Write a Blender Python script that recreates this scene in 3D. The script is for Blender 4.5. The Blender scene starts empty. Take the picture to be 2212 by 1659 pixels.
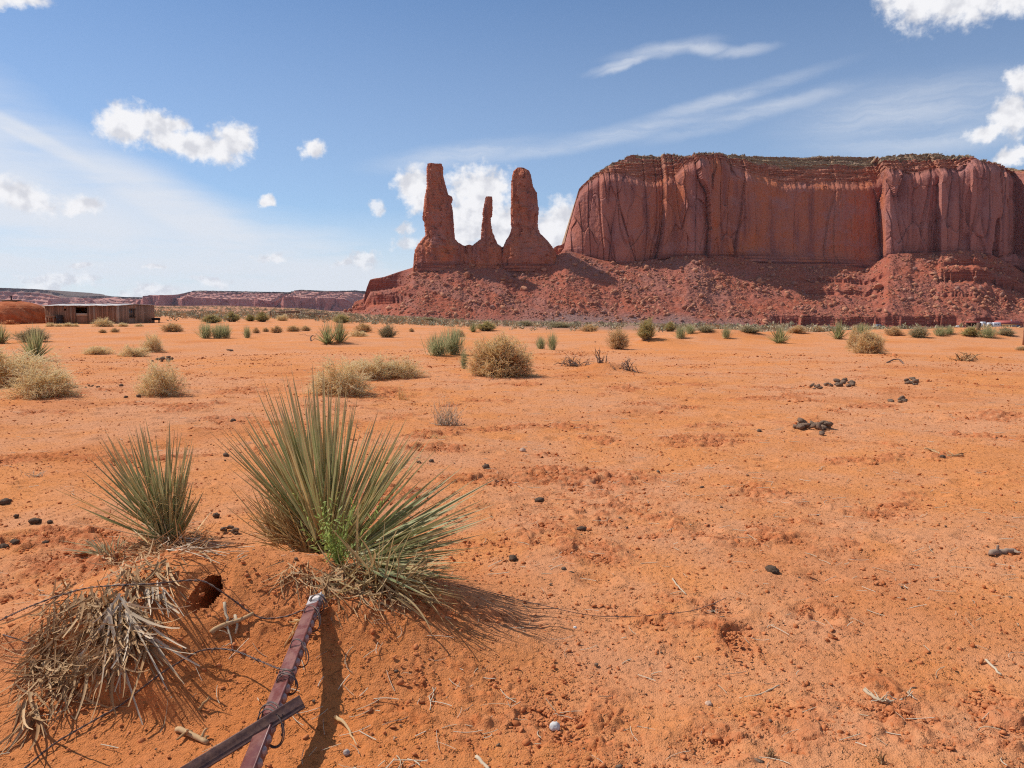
import bpy, math, random
import numpy as np
from mathutils import Vector, Matrix

random.seed(7)
RNG = np.random.default_rng(11)
rad = math.radians
scene = bpy.context.scene
COL = scene.collection

# ------------------------------------------------------------------ camera
HC = 1.55                      # eye height
FD = 1659.0                    # focal length in the layout's pixels (2212 x 1659)
CX, CY, HOR = 1106.0, 829.5, 672.0
PITCH = math.atan((CY - HOR) / FD)
cam = bpy.data.cameras.new("Camera")
cam.lens = 27.0
cam.sensor_width = 36.0
cam.clip_start = 0.05
cam.clip_end = 40000
camo = bpy.data.objects.new("Camera", cam)
COL.objects.link(camo)
camo.location = (0, 0, HC)
camo.rotation_euler = (rad(90) - PITCH, 0, 0)
scene.camera = camo

# ------------------------------------------------------------------ sun, sky, exposure
SHX, SHY, SUN_EL = 0.92, -0.39, 50.0          # shadows fall to the right and towards the camera
SUN_DIR = Vector((-SHX, -SHY, math.tan(rad(SUN_EL)))).normalized()
sun = bpy.data.lights.new("sun", 'SUN')
sun.energy = 4.7
sun.angle = rad(0.53)
sun.color = (1.0, 0.955, 0.89)
suno = bpy.data.objects.new("sun", sun)
COL.objects.link(suno)
suno.rotation_euler = SUN_DIR.to_track_quat('Z', 'Y').to_euler()
scene.view_settings.view_transform = 'Standard'
scene.view_settings.look = 'None'
scene.view_settings.exposure = 0.0
scene.view_settings.gamma = 1.0
scene.cycles.use_denoising = False          # keep the grain of sand and rock
scene.cycles.filter_width = 1.15
scene.cycles.sample_clamp_indirect = 4.0

world = bpy.data.worlds.new("World")
scene.world = world
world.use_nodes = True


class NT:
    """small helper to wire nodes"""
    def __init__(self, tree):
        self.t = tree
        self.n = tree.nodes
        self.l = tree.links

    def node(self, typ, **kw):
        nd = self.n.new(typ)
        for k, v in kw.items():
            setattr(nd, k, v)
        return nd

    def put(self, sock, v):
        if v is None:
            return
        if hasattr(v, 'is_output') or isinstance(v, bpy.types.NodeSocket):
            self.l.new(v, sock)
        else:
            sock.default_value = v

    def math(self, op, a, b=None, c=None, clamp=False):
        nd = self.node('ShaderNodeMath', operation=op, use_clamp=clamp)
        self.put(nd.inputs[0], a)
        if b is not None:
            self.put(nd.inputs[1], b)
        if c is not None:
            self.put(nd.inputs[2], c)
        return nd.outputs[0]

    def vmath(self, op, a, b=None, out=0):
        nd = self.node('ShaderNodeVectorMath', operation=op)
        self.put(nd.inputs[0], a)
        if b is not None:
            self.put(nd.inputs[1], b)
        return nd.outputs[out]

    def noise(self, vec, scale, detail=4.0, rough=0.55, dist=0.0):
        nd = self.node('ShaderNodeTexNoise')
        self.put(nd.inputs['Vector'], vec)
        nd.inputs['Scale'].default_value = scale
        nd.inputs['Detail'].default_value = detail
        nd.inputs['Roughness'].default_value = rough
        nd.inputs['Distortion'].default_value = dist
        return nd.outputs['Fac']

    def mapr(self, v, a, b, c=0.0, d=1.0, smooth=True):
        nd = self.node('ShaderNodeMapRange')
        nd.interpolation_type = 'SMOOTHSTEP' if smooth else 'LINEAR'
        self.put(nd.inputs['Value'], v)
        nd.inputs['From Min'].default_value = a
        nd.inputs['From Max'].default_value = b
        nd.inputs['To Min'].default_value = c
        nd.inputs['To Max'].default_value = d
        return nd.outputs['Result']

    def mapping(self, vec, loc=(0, 0, 0), rot=(0, 0, 0), scale=(1, 1, 1), typ='POINT'):
        nd = self.node('ShaderNodeMapping', vector_type=typ)
        self.put(nd.inputs['Vector'], vec)
        nd.inputs['Location'].default_value = loc
        nd.inputs['Rotation'].default_value = rot
        nd.inputs['Scale'].default_value = scale
        return nd.outputs[0]

    def mix(self, fac, a, b, blend='MIX'):
        nd = self.node('ShaderNodeMix', data_type='RGBA', blend_type=blend)
        self.put(nd.inputs[0], fac)
        self.put(nd.inputs[6], a if not isinstance(a, tuple) else (*a[:3], 1))
        self.put(nd.inputs[7], b if not isinstance(b, tuple) else (*b[:3], 1))
        return nd.outputs[2]


def azel(px, py):
    """direction (degrees) of a place in the sky"""
    x, u, w_ = (px - CX) / FD, -(py - CY) / FD, 1.0
    y = math.cos(PITCH) * w_ + math.sin(PITCH) * u
    z = -math.sin(PITCH) * w_ + math.cos(PITCH) * u
    return math.degrees(math.atan2(x, y)), math.degrees(math.atan2(z, math.hypot(x, y)))


def build_world():
    N = NT(world.node_tree)
    for nd in list(N.n):
        N.n.remove(nd)
    out = N.node('ShaderNodeOutputWorld')
    bg = N.node('ShaderNodeBackground')
    bg.inputs['Strength'].default_value = SKY_STRENGTH
    N.l.new(bg.outputs[0], out.inputs[0])
    sky = N.node('ShaderNodeTexSky', sky_type='NISHITA')
    sky.sun_disc = False
    sky.sun_elevation = rad(SUN_EL)
    sky.sun_rotation = math.atan2(-SHX, -SHY)
    sky.altitude = 1600
    sky.air_density = 1.0
    sky.dust_density = 0.6
    sky.ozone_density = 2.2
    tc = N.node('ShaderNodeTexCoord')
    sep = N.node('ShaderNodeSeparateXYZ')
    N.l.new(tc.outputs['Generated'], sep.inputs[0])
    x, y, z = sep.outputs
    az = N.math('MULTIPLY', N.math('ARCTAN2', x, y), 57.29578)
    el = N.math('MULTIPLY', N.math('ARCSINE', z), 57.29578)
    cmb = N.node('ShaderNodeCombineXYZ')
    N.l.new(az, cmb.inputs[0])
    N.l.new(el, cmb.inputs[1])
    P = cmb.outputs[0]
    # warped copies so that outlines billow
    nz = N.node('ShaderNodeTexNoise')
    N.l.new(P, nz.inputs['Vector'])
    nz.inputs['Scale'].default_value = 0.55
    nz.inputs['Detail'].default_value = 5
    nz.inputs['Roughness'].default_value = 0.6
    warp = N.vmath('MULTIPLY', N.vmath('SUBTRACT', nz.outputs['Color'], (0.5, 0.5, 0.5)), (2.2, 1.5, 0))
    PW = N.vmath('ADD', P, warp)
    k = 57.3 / FD                               # degrees per layout pixel (near the middle)

    def blobs(lst, src):
        cur = None
        for (px, py, w, h, rot) in lst:
            a, e = azel(px, py)
            m = N.mapping(src, (a, e, 0), (0, 0, rad(rot)), (w * k / 2, h * k / 2, 1), 'TEXTURE')
            d = N.vmath('LENGTH', m, out=1)
            cur = d if cur is None else N.math('SMOOTH_MIN', cur, d, 0.25)
        return cur
    f1 = N.noise(P, 1.5, 11, 0.6)
    f2 = N.noise(P, 0.35, 4, 0.5)
    # --- heaped white clouds
    cumulus = [(275, 272, 120, 95, -8), (345, 268, 120, 60, -8), (395, 312, 200, 62, -14), (505, 305, 100, 90, 0),
               (455, 322, 130, 55, -10), (680, 322, 52, 44, 0), (40, 420, 160, 66, -14), (178, 444, 82, 44, -4),
               (572, 436, 46, 26, 0), (895, 398, 95, 90, 0), (908, 430, 70, 70, 0),
               (1035, 410, 175, 120, 0), (1030, 470, 200, 130, 0), (985, 510, 130, 90, 0), (1100, 500, 150, 130, 0),
               (1225, 470, 90, 110, 40), (1190, 500, 130, 110, 0), (1180, 540, 170, 80, 0),
               (1990, -20, 160, 150, -20), (2090, -6, 190, 105, 0), (2200, -20, 120, 90, 0), (2210, 175, 60, 60, 0),
               (2190, 250, 70, 90, 10), (2140, 285, 90, 30, 20), (2190, 332, 70, 40, 0), (-5, -4, 190, 46, 10)]
    d1 = blobs(cumulus, PW)
    c1 = N.math('ADD', N.math('SUBTRACT', 1.0, d1), N.math('MULTIPLY', N.math('SUBTRACT', f1, 0.5), 1.0))
    # unseen clouds overhead and behind, added to brighten the ambient light
    away = N.math('MAXIMUM', N.mapr(el, 38, 50), N.mapr(N.math('ABSOLUTE', az), 44, 56))
    c0 = N.math('ADD', N.math('MULTIPLY', N.math('SUBTRACT', N.noise(P, 0.06, 8, 0.6), 0.5), 3.0), N.math('MULTIPLY', N.math('SUBTRACT', away, 1.0), 4.0))
    c1 = N.math('MAXIMUM', c1, c0)
    m1 = N.mapr(c1, -0.07, 0.54)
    # --- small flat clouds near the horizon, greyer, softer
    flat = [(130, 605, 170, 34, 0), (90, 620, 120, 26, 0), (178, 578, 60, 18, 0), (340, 628, 140, 34, 0), (300, 640, 100, 26, 0),
            (465, 608, 84, 30, 0), (590, 560, 95, 26, 0), (785, 562, 100, 52, 0), (750, 572, 70, 24, 0),
            (880, 488, 56, 36, 0), (880, 524, 86, 40, 0), (815, 445, 40, 44, 60), (330, 582, 60, 14, 0)]
    d2 = blobs(flat, PW)
    c2 = N.math('ADD', N.math('SUBTRACT', 1.0, d2), N.math('MULTIPLY', N.math('SUBTRACT', f1, 0.5), 1.5))
    m2 = N.mapr(c2, 0.0, 0.7, 0.0, 0.8)
    # --- thin streaked high cloud
    ps1 = N.mapping(N.vmath('ADD', P, N.vmath('MULTIPLY', warp, (0.5, 0.5, 0))), (0, 0, 0), (0, 0, rad(24)), (0.05, 0.42, 1))
    st1 = N.noise(ps1, 1.0, 6, 0.6)
    left = blobs([(150, 560, 1000, 440, -20), (650, 600, 1100, 260, -10), (-100, 440, 560, 440, -30), (430, 480, 760, 130, -26), (60, 290, 420, 44, -24)], P)
    veil = N.math('MULTIPLY', N.mapr(left, 1.5, 0.3), N.mapr(st1, 0.22, 0.60, 0.55, 1.0))
    veil = N.math('MULTIPLY', veil, 0.92)
    hor = N.math('MULTIPLY', N.mapr(el, 11.0, 0.5), 0.78)
    ps2 = N.mapping(N.vmath('ADD', P, N.vmath('MULTIPLY', warp, (0.8, 0.8, 0))), (0, 0, 0), (0, 0, rad(-11)), (0.09, 0.8, 1))
    st2 = N.noise(ps2, 1.0, 7, 0.62)
    streak = blobs([(1300, 298, 760, 46, 9), (1640, 242, 520, 44, 11), (1000, 335, 460, 60, 8), (1560, 215, 520, 36, 12),
                    (1960, 245, 560, 150, 4), (2000, 300, 500, 90, 0)], N.vmath('ADD', P, N.vmath('MULTIPLY', warp, (0.3, 0.3, 0))))
    sm = N.math('MULTIPLY', N.mapr(streak, 1.15, 0.1), N.mapr(st2, 0.28, 0.7, 0.25, 1.0))
    sm = N.math('MULTIPLY', sm, 0.52)
    wisp = blobs([(1430, 108, 230, 30, 6), (1520, 104, 130, 26, -6), (1610, 108, 130, 24, 4), (1370, 128, 200, 22, 14),
                  (1340, 146, 110, 16, 16)], N.vmath('ADD', P, N.vmath('MULTIPLY', warp, (0.5, 0.45, 0))))
    wm = N.math('MULTIPLY', N.mapr(wisp, 1.3, 0.05), N.mapr(st2, 0.2, 0.62, 0.3, 1.0))
    wm = N.math('MULTIPLY', wm, 0.60)
    hor = N.math('MAXIMUM', hor, N.mapr(el, 30.0, 6.0, 0.0, 0.22))
    inv = lambda v: N.math('SUBTRACT', 1.0, v)
    thin = inv(N.math('MULTIPLY', inv(N.math('MAXIMUM', veil, hor)), inv(N.math('MAXIMUM', sm, wm))))
    blue = N.mix(1.0, sky.outputs[0], SKY_TINT, 'MULTIPLY')
    c = N.mix(thin, blue, VEIL_COL)
    shade = N.noise(N.mapping(P, (0.3, -0.25, 0)), 1.1, 6, 0.6)
    f1b = N.noise(N.mapping(P, (0.5, -0.7, 0)), 0.75, 3, 0.5)
    f1c = N.noise(P, 0.75, 3, 0.5)
    body = N.mix(N.mapr(N.math('ADD', N.math('SUBTRACT', f1b, f1c), N.math('MULTIPLY', shade, 0.25)), 0.02, 0.36), CLOUD_HI, CLOUD_LO)
    c = N.mix(m2, c, N.mix(N.mapr(shade, 0.4, 0.6), CLOUD_HI, CLOUD_LO))
    c = N.mix(m1, c, body)
    N.l.new(c, bg.inputs['Color'])


SKY_STRENGTH = 0.12
SKY_TINT = (0.63, 0.83, 0.97)
VEIL_COL = (6.5, 6.75, 7.25)
CLOUD_HI = (7.7, 7.7, 7.9)
CLOUD_LO = (5.7, 5.8, 6.25)
build_world()


# ------------------------------------------------------------------ projection helpers
def ray(px, py):
    x, u = (px - CX) / FD, -(py - CY) / FD
    return np.array([x, math.cos(PITCH) + math.sin(PITCH) * u, -math.sin(PITCH) + math.cos(PITCH) * u])


def at(px, py, Y):
    """world point on the line of sight of a layout pixel at distance Y"""
    d = ray(px, py)
    return np.array([d[0] / d[1] * Y, Y, HC + d[2] / d[1] * Y])


def x_at(px, Y, py=HOR):
    u = -(np.asarray(py, float) - CY) / FD
    return ((px - CX) / FD) * Y / (math.cos(PITCH) + math.sin(PITCH) * u)


def colx(pts):
    """layout line -> the upright columns its points belong to"""
    return [(CX + (x - CX) * float(x_at(CX + 1, 1.0, y) / x_at(CX + 1, 1.0)), y) for x, y in pts]


def z_at(py, Y):
    py = np.asarray(py, float)
    u = -(py - CY) / FD
    return HC + (-math.sin(PITCH) + math.cos(PITCH) * u) / (math.cos(PITCH) + math.sin(PITCH) * u) * Y


# ------------------------------------------------------------------ numpy noise
def _h(i, j, k=0):
    n = (i.astype(np.int64) * 374761393 + j.astype(np.int64) * 668265263 + k * 2147483647 * 31) & 0xFFFFFFFF
    n = ((n ^ (n >> 13)) * 1274126177) & 0xFFFFFFFF
    n = ((n ^ (n >> 16)) * 2246822519) & 0xFFFFFFFF
    return ((n ^ (n >> 15)) & 0xFFFFFF).astype(np.float32) / np.float32(0xFFFFFF)


def n2(x, y, s=0):
    """gradient noise, about -1..1"""
    x = np.asarray(x, np.float64); y = np.asarray(y, np.float64)
    i = np.floor(x); j = np.floor(y)
    fx = (x - i).astype(np.float32); fy = (y - j).astype(np.float32)
    u = fx * fx * fx * (fx * (fx * 6 - 15) + 10); v = fy * fy * fy * (fy * (fy * 6 - 15) + 10)

    def g(a, b, dx, dy):
        t = _h(a, b, s) * np.float32(6.2831853)
        return np.cos(t) * dx + np.sin(t) * dy
    a = g(i, j, fx, fy); b = g(i + 1, j, fx - 1, fy)
    c = g(i, j + 1, fx, fy - 1); d = g(i + 1, j + 1, fx - 1, fy - 1)
    r = (a + (b - a) * u)
    return (r + ((c + (d - c) * u) - r) * v) * 1.5


def fbm(x, y, o=4, s=0, gain=0.5):
    r = 0; a = 1.0; f = 1.0
    for k in range(o):
        r = r + a * n2(x * f + 17.3 * k, y * f - 9.1 * k, s + k)
        a *= gain; f *= 2.03
    return r


def cells(x, y, s=0):
    """worley: F1, F2, cell id values, offset to the cell's seed"""
    i = np.floor(x); j = np.floor(y)
    f1 = np.full(x.shape, 9.0, np.float32); f2 = f1.copy()
    idv = np.zeros_like(f1); id2 = np.zeros_like(f1); ox = np.zeros_like(f1); oy = np.zeros_like(f1)
    for a in (-1, 0, 1):
        for b in (-1, 0, 1):
            ii, jj = i + a, j + b
            hx = _h(ii, jj, s); hy = _h(ii, jj, s + 5)
            dx = (x - ii - hx).astype(np.float32); dy = (y - jj - hy).astype(np.float32)
            d = np.sqrt(dx * dx + dy * dy)
            m = d < f1
            f2 = np.where(m, f1, np.minimum(f2, d))
            f1 = np.where(m, d, f1)
            idv = np.where(m, _h(ii, jj, s + 11), idv)
            id2 = np.where(m, _h(ii, jj, s + 23), id2)
            ox = np.where(m, dx, ox); oy = np.where(m, dy, oy)
    return f1, f2, idv, id2, ox, oy


def sstep(a, b, x):
    t = np.clip((x - a) / (b - a), 0, 1)
    return t * t * (3 - 2 * t)


def interp(x, pts):
    p = np.array(pts, float)
    return np.interp(x, p[:, 0], p[:, 1])


# ------------------------------------------------------------------ objects
def tag(o, label=None, cat=None, group=None, kind=None):
    if label: o['label'] = label
    if cat: o['category'] = cat
    if group: o['group'] = group
    if kind: o['kind'] = kind
    return o


def mesh_obj(name, V, F, mat=None, parent=None, smooth=False, col=None, loc=None):
    """V (n,3) array, F list of face arrays (each (m,3) or (m,4))"""
    V = np.ascontiguousarray(V, np.float32)
    if not isinstance(F, (list, tuple)):
        F = [F]
    F = [np.asarray(f, np.int32) for f in F if len(f)]
    me = bpy.data.meshes.new(name)
    me.vertices.add(len(V))
    me.vertices.foreach_set('co', V.ravel())
    nl = sum(f.size for f in F); npoly = sum(len(f) for f in F)
    me.loops.add(nl)
    me.loops.foreach_set('vertex_index', np.concatenate([f.ravel() for f in F]))
    me.polygons.add(npoly)
    st = []; c = 0
    for f in F:
        k = f.shape[1]
        st.append(c + np.arange(len(f), dtype=np.int32) * k)
        c += f.size
    me.polygons.foreach_set('loop_start', np.concatenate(st).astype(np.int32))
    if smooth:
        me.polygons.foreach_set('use_smooth', np.ones(npoly, bool))
    if col is not None:
        a = me.color_attributes.new('vcol', 'FLOAT_COLOR', 'POINT')
        c4 = np.ones((len(V), 4), np.float32)
        c4[:, :col.shape[1]] = col
        a.data.foreach_set('color', c4.ravel())
    me.update(calc_edges=True)
    me.validate(verbose=False)
    if mat:
        me.materials.append(mat)
    o = bpy.data.objects.new(name, me)
    COL.objects.link(o)
    if parent: o.parent = parent
    if loc is not None: o.location = [float(v) for v in loc]
    return o


def empty(name, loc, rz=0.0, label=None, cat=None, group=None):
    o = bpy.data.objects.new(name, None)
    o.empty_display_size = 0.2
    COL.objects.link(o)
    o.location = [float(v) for v in loc]
    o.rotation_euler = (0, 0, rz)
    return tag(o, label, cat, group)


def copy_tree(o, parent=None):
    c = o.copy()
    COL.objects.link(c)
    if parent: c.parent = parent
    for ch in list(o.children):
        copy_tree(ch, c)
    return c


def grid_faces(nr, nc, close=False):
    r = np.arange(nr - 1)[:, None]
    c = np.arange(nc if close else nc - 1)[None, :]
    c2 = (c + 1) % nc
    return np.stack([r * nc + c, r * nc + c2, (r + 1) * nc + c2, (r + 1) * nc + c], -1).reshape(-1, 4)


class MB:
    """collects pieces into ONE mesh"""
    def __init__(self):
        self.V = []; self.F4 = []; self.F3 = []; self.C = []; self.n = 0

    def add(self, V, F, C=None):
        V = np.asarray(V, float).reshape(-1, 3)
        for f in (F if isinstance(F, (list, tuple)) else [F]):
            f = np.asarray(f)
            if f.size:
                (self.F4 if f.shape[1] == 4 else self.F3).append(f + self.n)
        self.V.append(V); self.n += len(V)
        if C is None: C = np.full((len(V), 3), 0.5)
        self.C.append(C)
        return self

    def box(self, c, s, rz=0.0, tilt=None, jit=0.0, rnd=None):
        c = np.asarray(c, float); s = np.asarray(s, float) / 2
        v = np.array([[a, b, d] for a in (-1, 1) for b in (-1, 1) for d in (-1, 1)], float) * s
        if jit: v += RNG.normal(0, jit, v.shape)
        if tilt is not None:
            v = v @ np.array(Matrix(tilt).to_3x3()).T if not isinstance(tilt, np.ndarray) else v @ tilt.T
        if rz:
            cc, ss = math.cos(rz), math.sin(rz)
            v = v @ np.array([[cc, -ss, 0], [ss, cc, 0], [0, 0, 1]]).T
        f = np.array([[0, 1, 3, 2], [4, 6, 7, 5], [0, 4, 5, 1], [2, 3, 7, 6], [0, 2, 6, 4], [1, 5, 7, 3]])
        r = RNG.random() if rnd is None else rnd
        return self.add(v + c, f, np.tile([r, RNG.random(), 0.5], (8, 1)))

    def tube(self, P, R, k=6, cap=True, rnd=None):
        P = np.asarray(P, float); n = len(P)
        R = np.full(n, R, float) if np.isscalar(R) else np.asarray(R, float)
        V, F, _ = tubes(P[None], R[None], k)
        r = RNG.random() if rnd is None else rnd
        fs = [F]
        if cap:
            extra = np.array([P[0], P[-1]])
            V = np.vstack([V, extra])
            a = np.arange(k); b = (a + 1) % k
            fs.append(np.stack([np.full(k, n * k), b, a], 1))
            fs.append(np.stack([np.full(k, n * k + 1), (n - 1) * k + a, (n - 1) * k + b], 1))
        return self.add(V, fs, np.tile([r, RNG.random(), 0.5], (len(V), 1)))

    def prism(self, poly, A, B, u, v):
        """extrude a 2D polygon (in u,v) from A to B"""
        A = np.asarray(A, float); B = np.asarray(B, float)
        p = np.array(poly, float)
        off = p[:, :1] * u + p[:, 1:] * v
        n = len(p)
        V = np.vstack([A + off, B + off, [A + off.mean(0)], [B + off.mean(0)]])
        a = np.arange(n); b = (a + 1) % n
        f4 = np.stack([a, b, n + b, n + a], 1)
        return self.add(V, [f4, np.stack([np.full(n, 2 * n), b, a], 1), np.stack([np.full(n, 2 * n + 1), n + a, n + b], 1)])

    def build(self, name, mat, parent=None, smooth=False, loc=None):
        fs = []
        if self.F4: fs.append(np.vstack(self.F4))
        if self.F3: fs.append(np.vstack(self.F3))
        return mesh_obj(name, np.vstack(self.V), fs, mat, parent, smooth, np.vstack(self.C), loc)


def tubes(P, R, k=3):
    """P (N,n,3) centre lines, R (N,n) radii -> verts, quads, index of strand per vertex"""
    N, n, _ = P.shape
    T = np.gradient(P, axis=1)
    T /= np.linalg.norm(T, axis=2, keepdims=True) + 1e-9
    ref = np.where(np.abs(T[:, :1, 2:3]) > 0.9, np.array([1.0, 0, 0]), np.array([0, 0, 1.0]))
    U = np.cross(T, np.broadcast_to(ref, T.shape)); U /= np.linalg.norm(U, axis=2, keepdims=True) + 1e-9
    W = np.cross(T, U)
    a = np.arange(k) / k * 2 * math.pi
    V = P[:, :, None, :] + R[:, :, None, None] * (np.cos(a)[None, None, :, None] * U[:, :, None, :] + np.sin(a)[None, None, :, None] * W[:, :, None, :])
    f = grid_faces(n, k, close=True)
    F = (f[None] + (np.arange(N) * n * k)[:, None, None]).reshape(-1, 4)
    return V.reshape(-1, 3), F, np.repeat(np.arange(N), n * k)


def blades(base, dirs, L, W, droop=0.0, n=7, fold=0.25, prof=None, roll=None, curl=0.0, rng=None):
    """pointed folded leaves; returns verts, quads, colour data (edge, random, along)"""
    rng = rng or RNG
    N = len(base)
    dirs = dirs / np.linalg.norm(dirs, axis=1, keepdims=True)
    t = np.linspace(0, 1, n)
    L = np.broadcast_to(np.asarray(L, float), (N,)); W = np.broadcast_to(np.asarray(W, float), (N,))
    C = base[:, None] + dirs[:, None] * (L[:, None] * t)[..., None]
    C[..., 2] -= (np.broadcast_to(np.asarray(droop, float), (N,)) * L)[:, None] * t ** 2
    if curl:
        c = rng.normal(0, curl, (N, 3))
        C += c[:, None] * (L[:, None] * t ** 2)[..., None]
    ref = np.tile(np.array([0, 0, 1.0]), (N, 1)) + rng.normal(0, 0.25 if roll is None else roll, (N, 3))
    S = np.cross(dirs, ref); S /= np.linalg.norm(S, axis=1, keepdims=True) + 1e-9
    Nn = np.cross(S, dirs)
    w = (np.minimum(1, 0.7 + 1.1 * t) * (1 - t ** 2.6) + 0.03) if prof is None else prof(t)
    hw = (W[:, None] * w)[..., None] / 2
    Lf = C - S[:, None] * hw; Rt = C + S[:, None] * hw
    Md = C - Nn[:, None] * hw * 2 * fold
    V = np.stack([Lf, Md, Rt], 2)                       # N,n,3,3
    f = grid_faces(n, 3)
    F = (f[None] + (np.arange(N) * n * 3)[:, None, None]).reshape(-1, 4)
    r = rng.random(N)
    col = np.zeros((N, n, 3, 3))
    col[:, :, 0, 0] = 1; col[:, :, 2, 0] = 1
    col[..., 1] = r[:, None, None]
    col[..., 2] = t[None, :, None]
    return V.reshape(-1, 3), F, col.reshape(-1, 3)


def ico(sub=1):
    import bmesh
    bm = bmesh.new()
    bmesh.ops.create_icosphere(bm, subdivisions=sub, radius=1.0)
    V = np.array([v.co[:] for v in bm.verts]); F = np.array([[v.index for v in f.verts] for f in bm.faces])
    bm.free()
    return V, F


def rock_protos(k=6, sub=2, rough=0.35, cut=5, seed=3):
    """angular stones: balls cut by random planes"""
    r = np.random.default_rng(seed)
    out = []
    for _ in range(k):
        V, F = ico(sub)
        for _c in range(cut):
            n = r.normal(0, 1, 3); n /= np.linalg.norm(n)
            d = r.uniform(0.35, 0.75)
            over = V @ n - d
            V = V - np.clip(over, 0, None)[:, None] * n
        V = V * (1 + r.normal(0, rough * 0.15, (len(V), 1)))
        out.append((V, F))
    return out


def chip_protos(k=8, seed=430, flat=1.0):
    """small broken stones of fifteen faces"""
    out = []
    for q in range(k):
        rq = np.random.default_rng(seed + q)
        a_ = np.arange(5) / 5 * 6.2832 + rq.normal(0, .22, 5)
        r1 = np.stack([np.cos(a_), np.sin(a_), np.full(5, -.2)], 1) * rq.uniform(.6, 1.3, (5, 1))
        r2 = np.stack([np.cos(a_ + .5) * .75, np.sin(a_ + .5) * .75, np.full(5, .5) + rq.normal(0, .15, 5)], 1) * rq.uniform(.6, 1.2, (5, 1))
        V = np.vstack([r1, r2, [[rq.normal(0, .3), rq.normal(0, .3), rq.uniform(.6, .9)]]])
        a = np.arange(5); b = (a + 1) % 5
        out.append((V, np.vstack([np.stack([a, b, a + 5], 1), np.stack([b, b + 5, a + 5], 1), np.stack([a + 5, b + 5, np.full(5, 10)], 1)])))
    return out


def scatter(protos, pos, scl, seed=0, flat=1.0, tiltamt=0.5):
    r = np.random.default_rng(seed)
    N = len(pos)
    scl = np.broadcast_to(np.asarray(scl, float), (N,))
    which = r.integers(0, len(protos), N)
    Vs, Fs, Cs = [], [], []; base = 0
    for k, (V, F) in enumerate(protos):
        idx = np.nonzero(which == k)[0]
        if not len(idx): continue
        m = len(idx)
        a = r.random(m) * 6.283; b = r.normal(0, tiltamt, m); s3 = r.uniform(0.7, 1.3, (m, 3)); s3[:, 2] *= flat
        v = V[None] * (scl[idx][:, None] * s3)[:, None]
        cb, sb = np.cos(b)[:, None], np.sin(b)[:, None]
        y = v[..., 1] * cb - v[..., 2] * sb; z = v[..., 1] * sb + v[..., 2] * cb
        ca, sa = np.cos(a)[:, None], np.sin(a)[:, None]
        x2 = v[..., 0] * ca - y * sa; y2 = v[..., 0] * sa + y * ca
        vv = np.stack([x2, y2, z], -1) + pos[idx][:, None]
        Vs.append(vv.reshape(-1, 3))
        Fs.append((F[None] + (base + np.arange(m) * len(V))[:, None, None]).reshape(-1, F.shape[1]))
        rr = r.random((m, 2))
        c = np.zeros((m, len(V), 3)); c[..., 0] = rr[:, :1]; c[..., 1] = rr[:, 1:]
        Cs.append(c.reshape(-1, 3))
        base += m * len(V)
    return np.vstack(Vs), np.vstack(Fs), np.vstack(Cs)


# ------------------------------------------------------------------ materials
def material(name, fn, rough=0.9, spec=0.15, metal=0.0):
    m = bpy.data.materials.new(name)
    m.use_nodes = True
    N = NT(m.node_tree)
    b = N.n['Principled BSDF']
    b.inputs['Roughness'].default_value = rough
    b.inputs['Specular IOR Level'].default_value = spec
    b.inputs['Metallic'].default_value = metal
    fn(N, b)
    return m


def pos_of(N):
    return N.node('ShaderNodeNewGeometry').outputs['Position']


def obj_of(N):
    return N.node('ShaderNodeTexCoord').outputs['Object']


def vcol_of(N):
    a = N.node('ShaderNodeAttribute', attribute_name='vcol')
    s = N.node('ShaderNodeSeparateColor')
    N.l.new(a.outputs['Color'], s.inputs[0])
    return s.outputs


def bump(N, b, h, strength, dist):
    nd = N.node('ShaderNodeBump')
    nd.inputs['Strength'].default_value = strength
    nd.inputs['Distance'].default_value = dist
    N.put(nd.inputs['Height'], h)
    N.l.new(nd.outputs[0], b.inputs['Normal'])


def m_sand(N, b):
    p = pos_of(N)
    crust, grey, orange_or_shade = vcol_of(N)
    big = N.noise(p, 0.22, 4)
    mid = N.noise(p, 1.7, 5, 0.6)
    fine = N.noise(p, 38, 6, 0.65)
    c = N.mix(N.mapr(N.math('ADD', big, N.math('MULTIPLY', mid, 0.7)), 0.68, 1.02), (0.655, 0.243, 0.078), (0.625, 0.280, 0.138))
    c = N.mix(N.math('MULTIPLY', crust, 0.8), c, (0.47, 0.135, 0.05))
    c = N.mix(N.mapr(fine, 0.35, 0.75, 0.0, 0.42), c, (0.66, 0.30, 0.145))
    grit = N.noise(p, 150, 2, 0.6)
    c = N.mix(N.mapr(grit, 0.62, 0.72, 0.0, 0.5), c, (0.30, 0.09, 0.035))
    c = N.mix(N.mapr(N.noise(p, 95, 2, 0.6), 0.68, 0.75, 0.0, 0.6), c, (0.75, 0.50, 0.32))
    gn = N.noise(p, 0.06, 6, 0.65)
    c = N.mix(N.math('MULTIPLY', grey, N.mapr(gn, 0.3, 0.6, 0.55, 1.0)), c, (0.235, 0.155, 0.125))
    c = N.mix(N.math('MULTIPLY', orange_or_shade, 0.8), c, (0.525, 0.165, 0.047))  # deeper orange sand on the ground; painted shade inside the burrow
    N.l.new(c, b.inputs['Base Color'])
    h = N.math('ADD', N.math('MULTIPLY', fine, 0.6), N.math('MULTIPLY', grit, 0.35))
    sp = N.mapr(N.noise(p, 26, 3, 0.7), 0.56, 0.70)
    h = N.math('ADD', h, N.math('MULTIPLY', sp, 0.7))
    bump(N, b, h, 0.8, 0.03)


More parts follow.
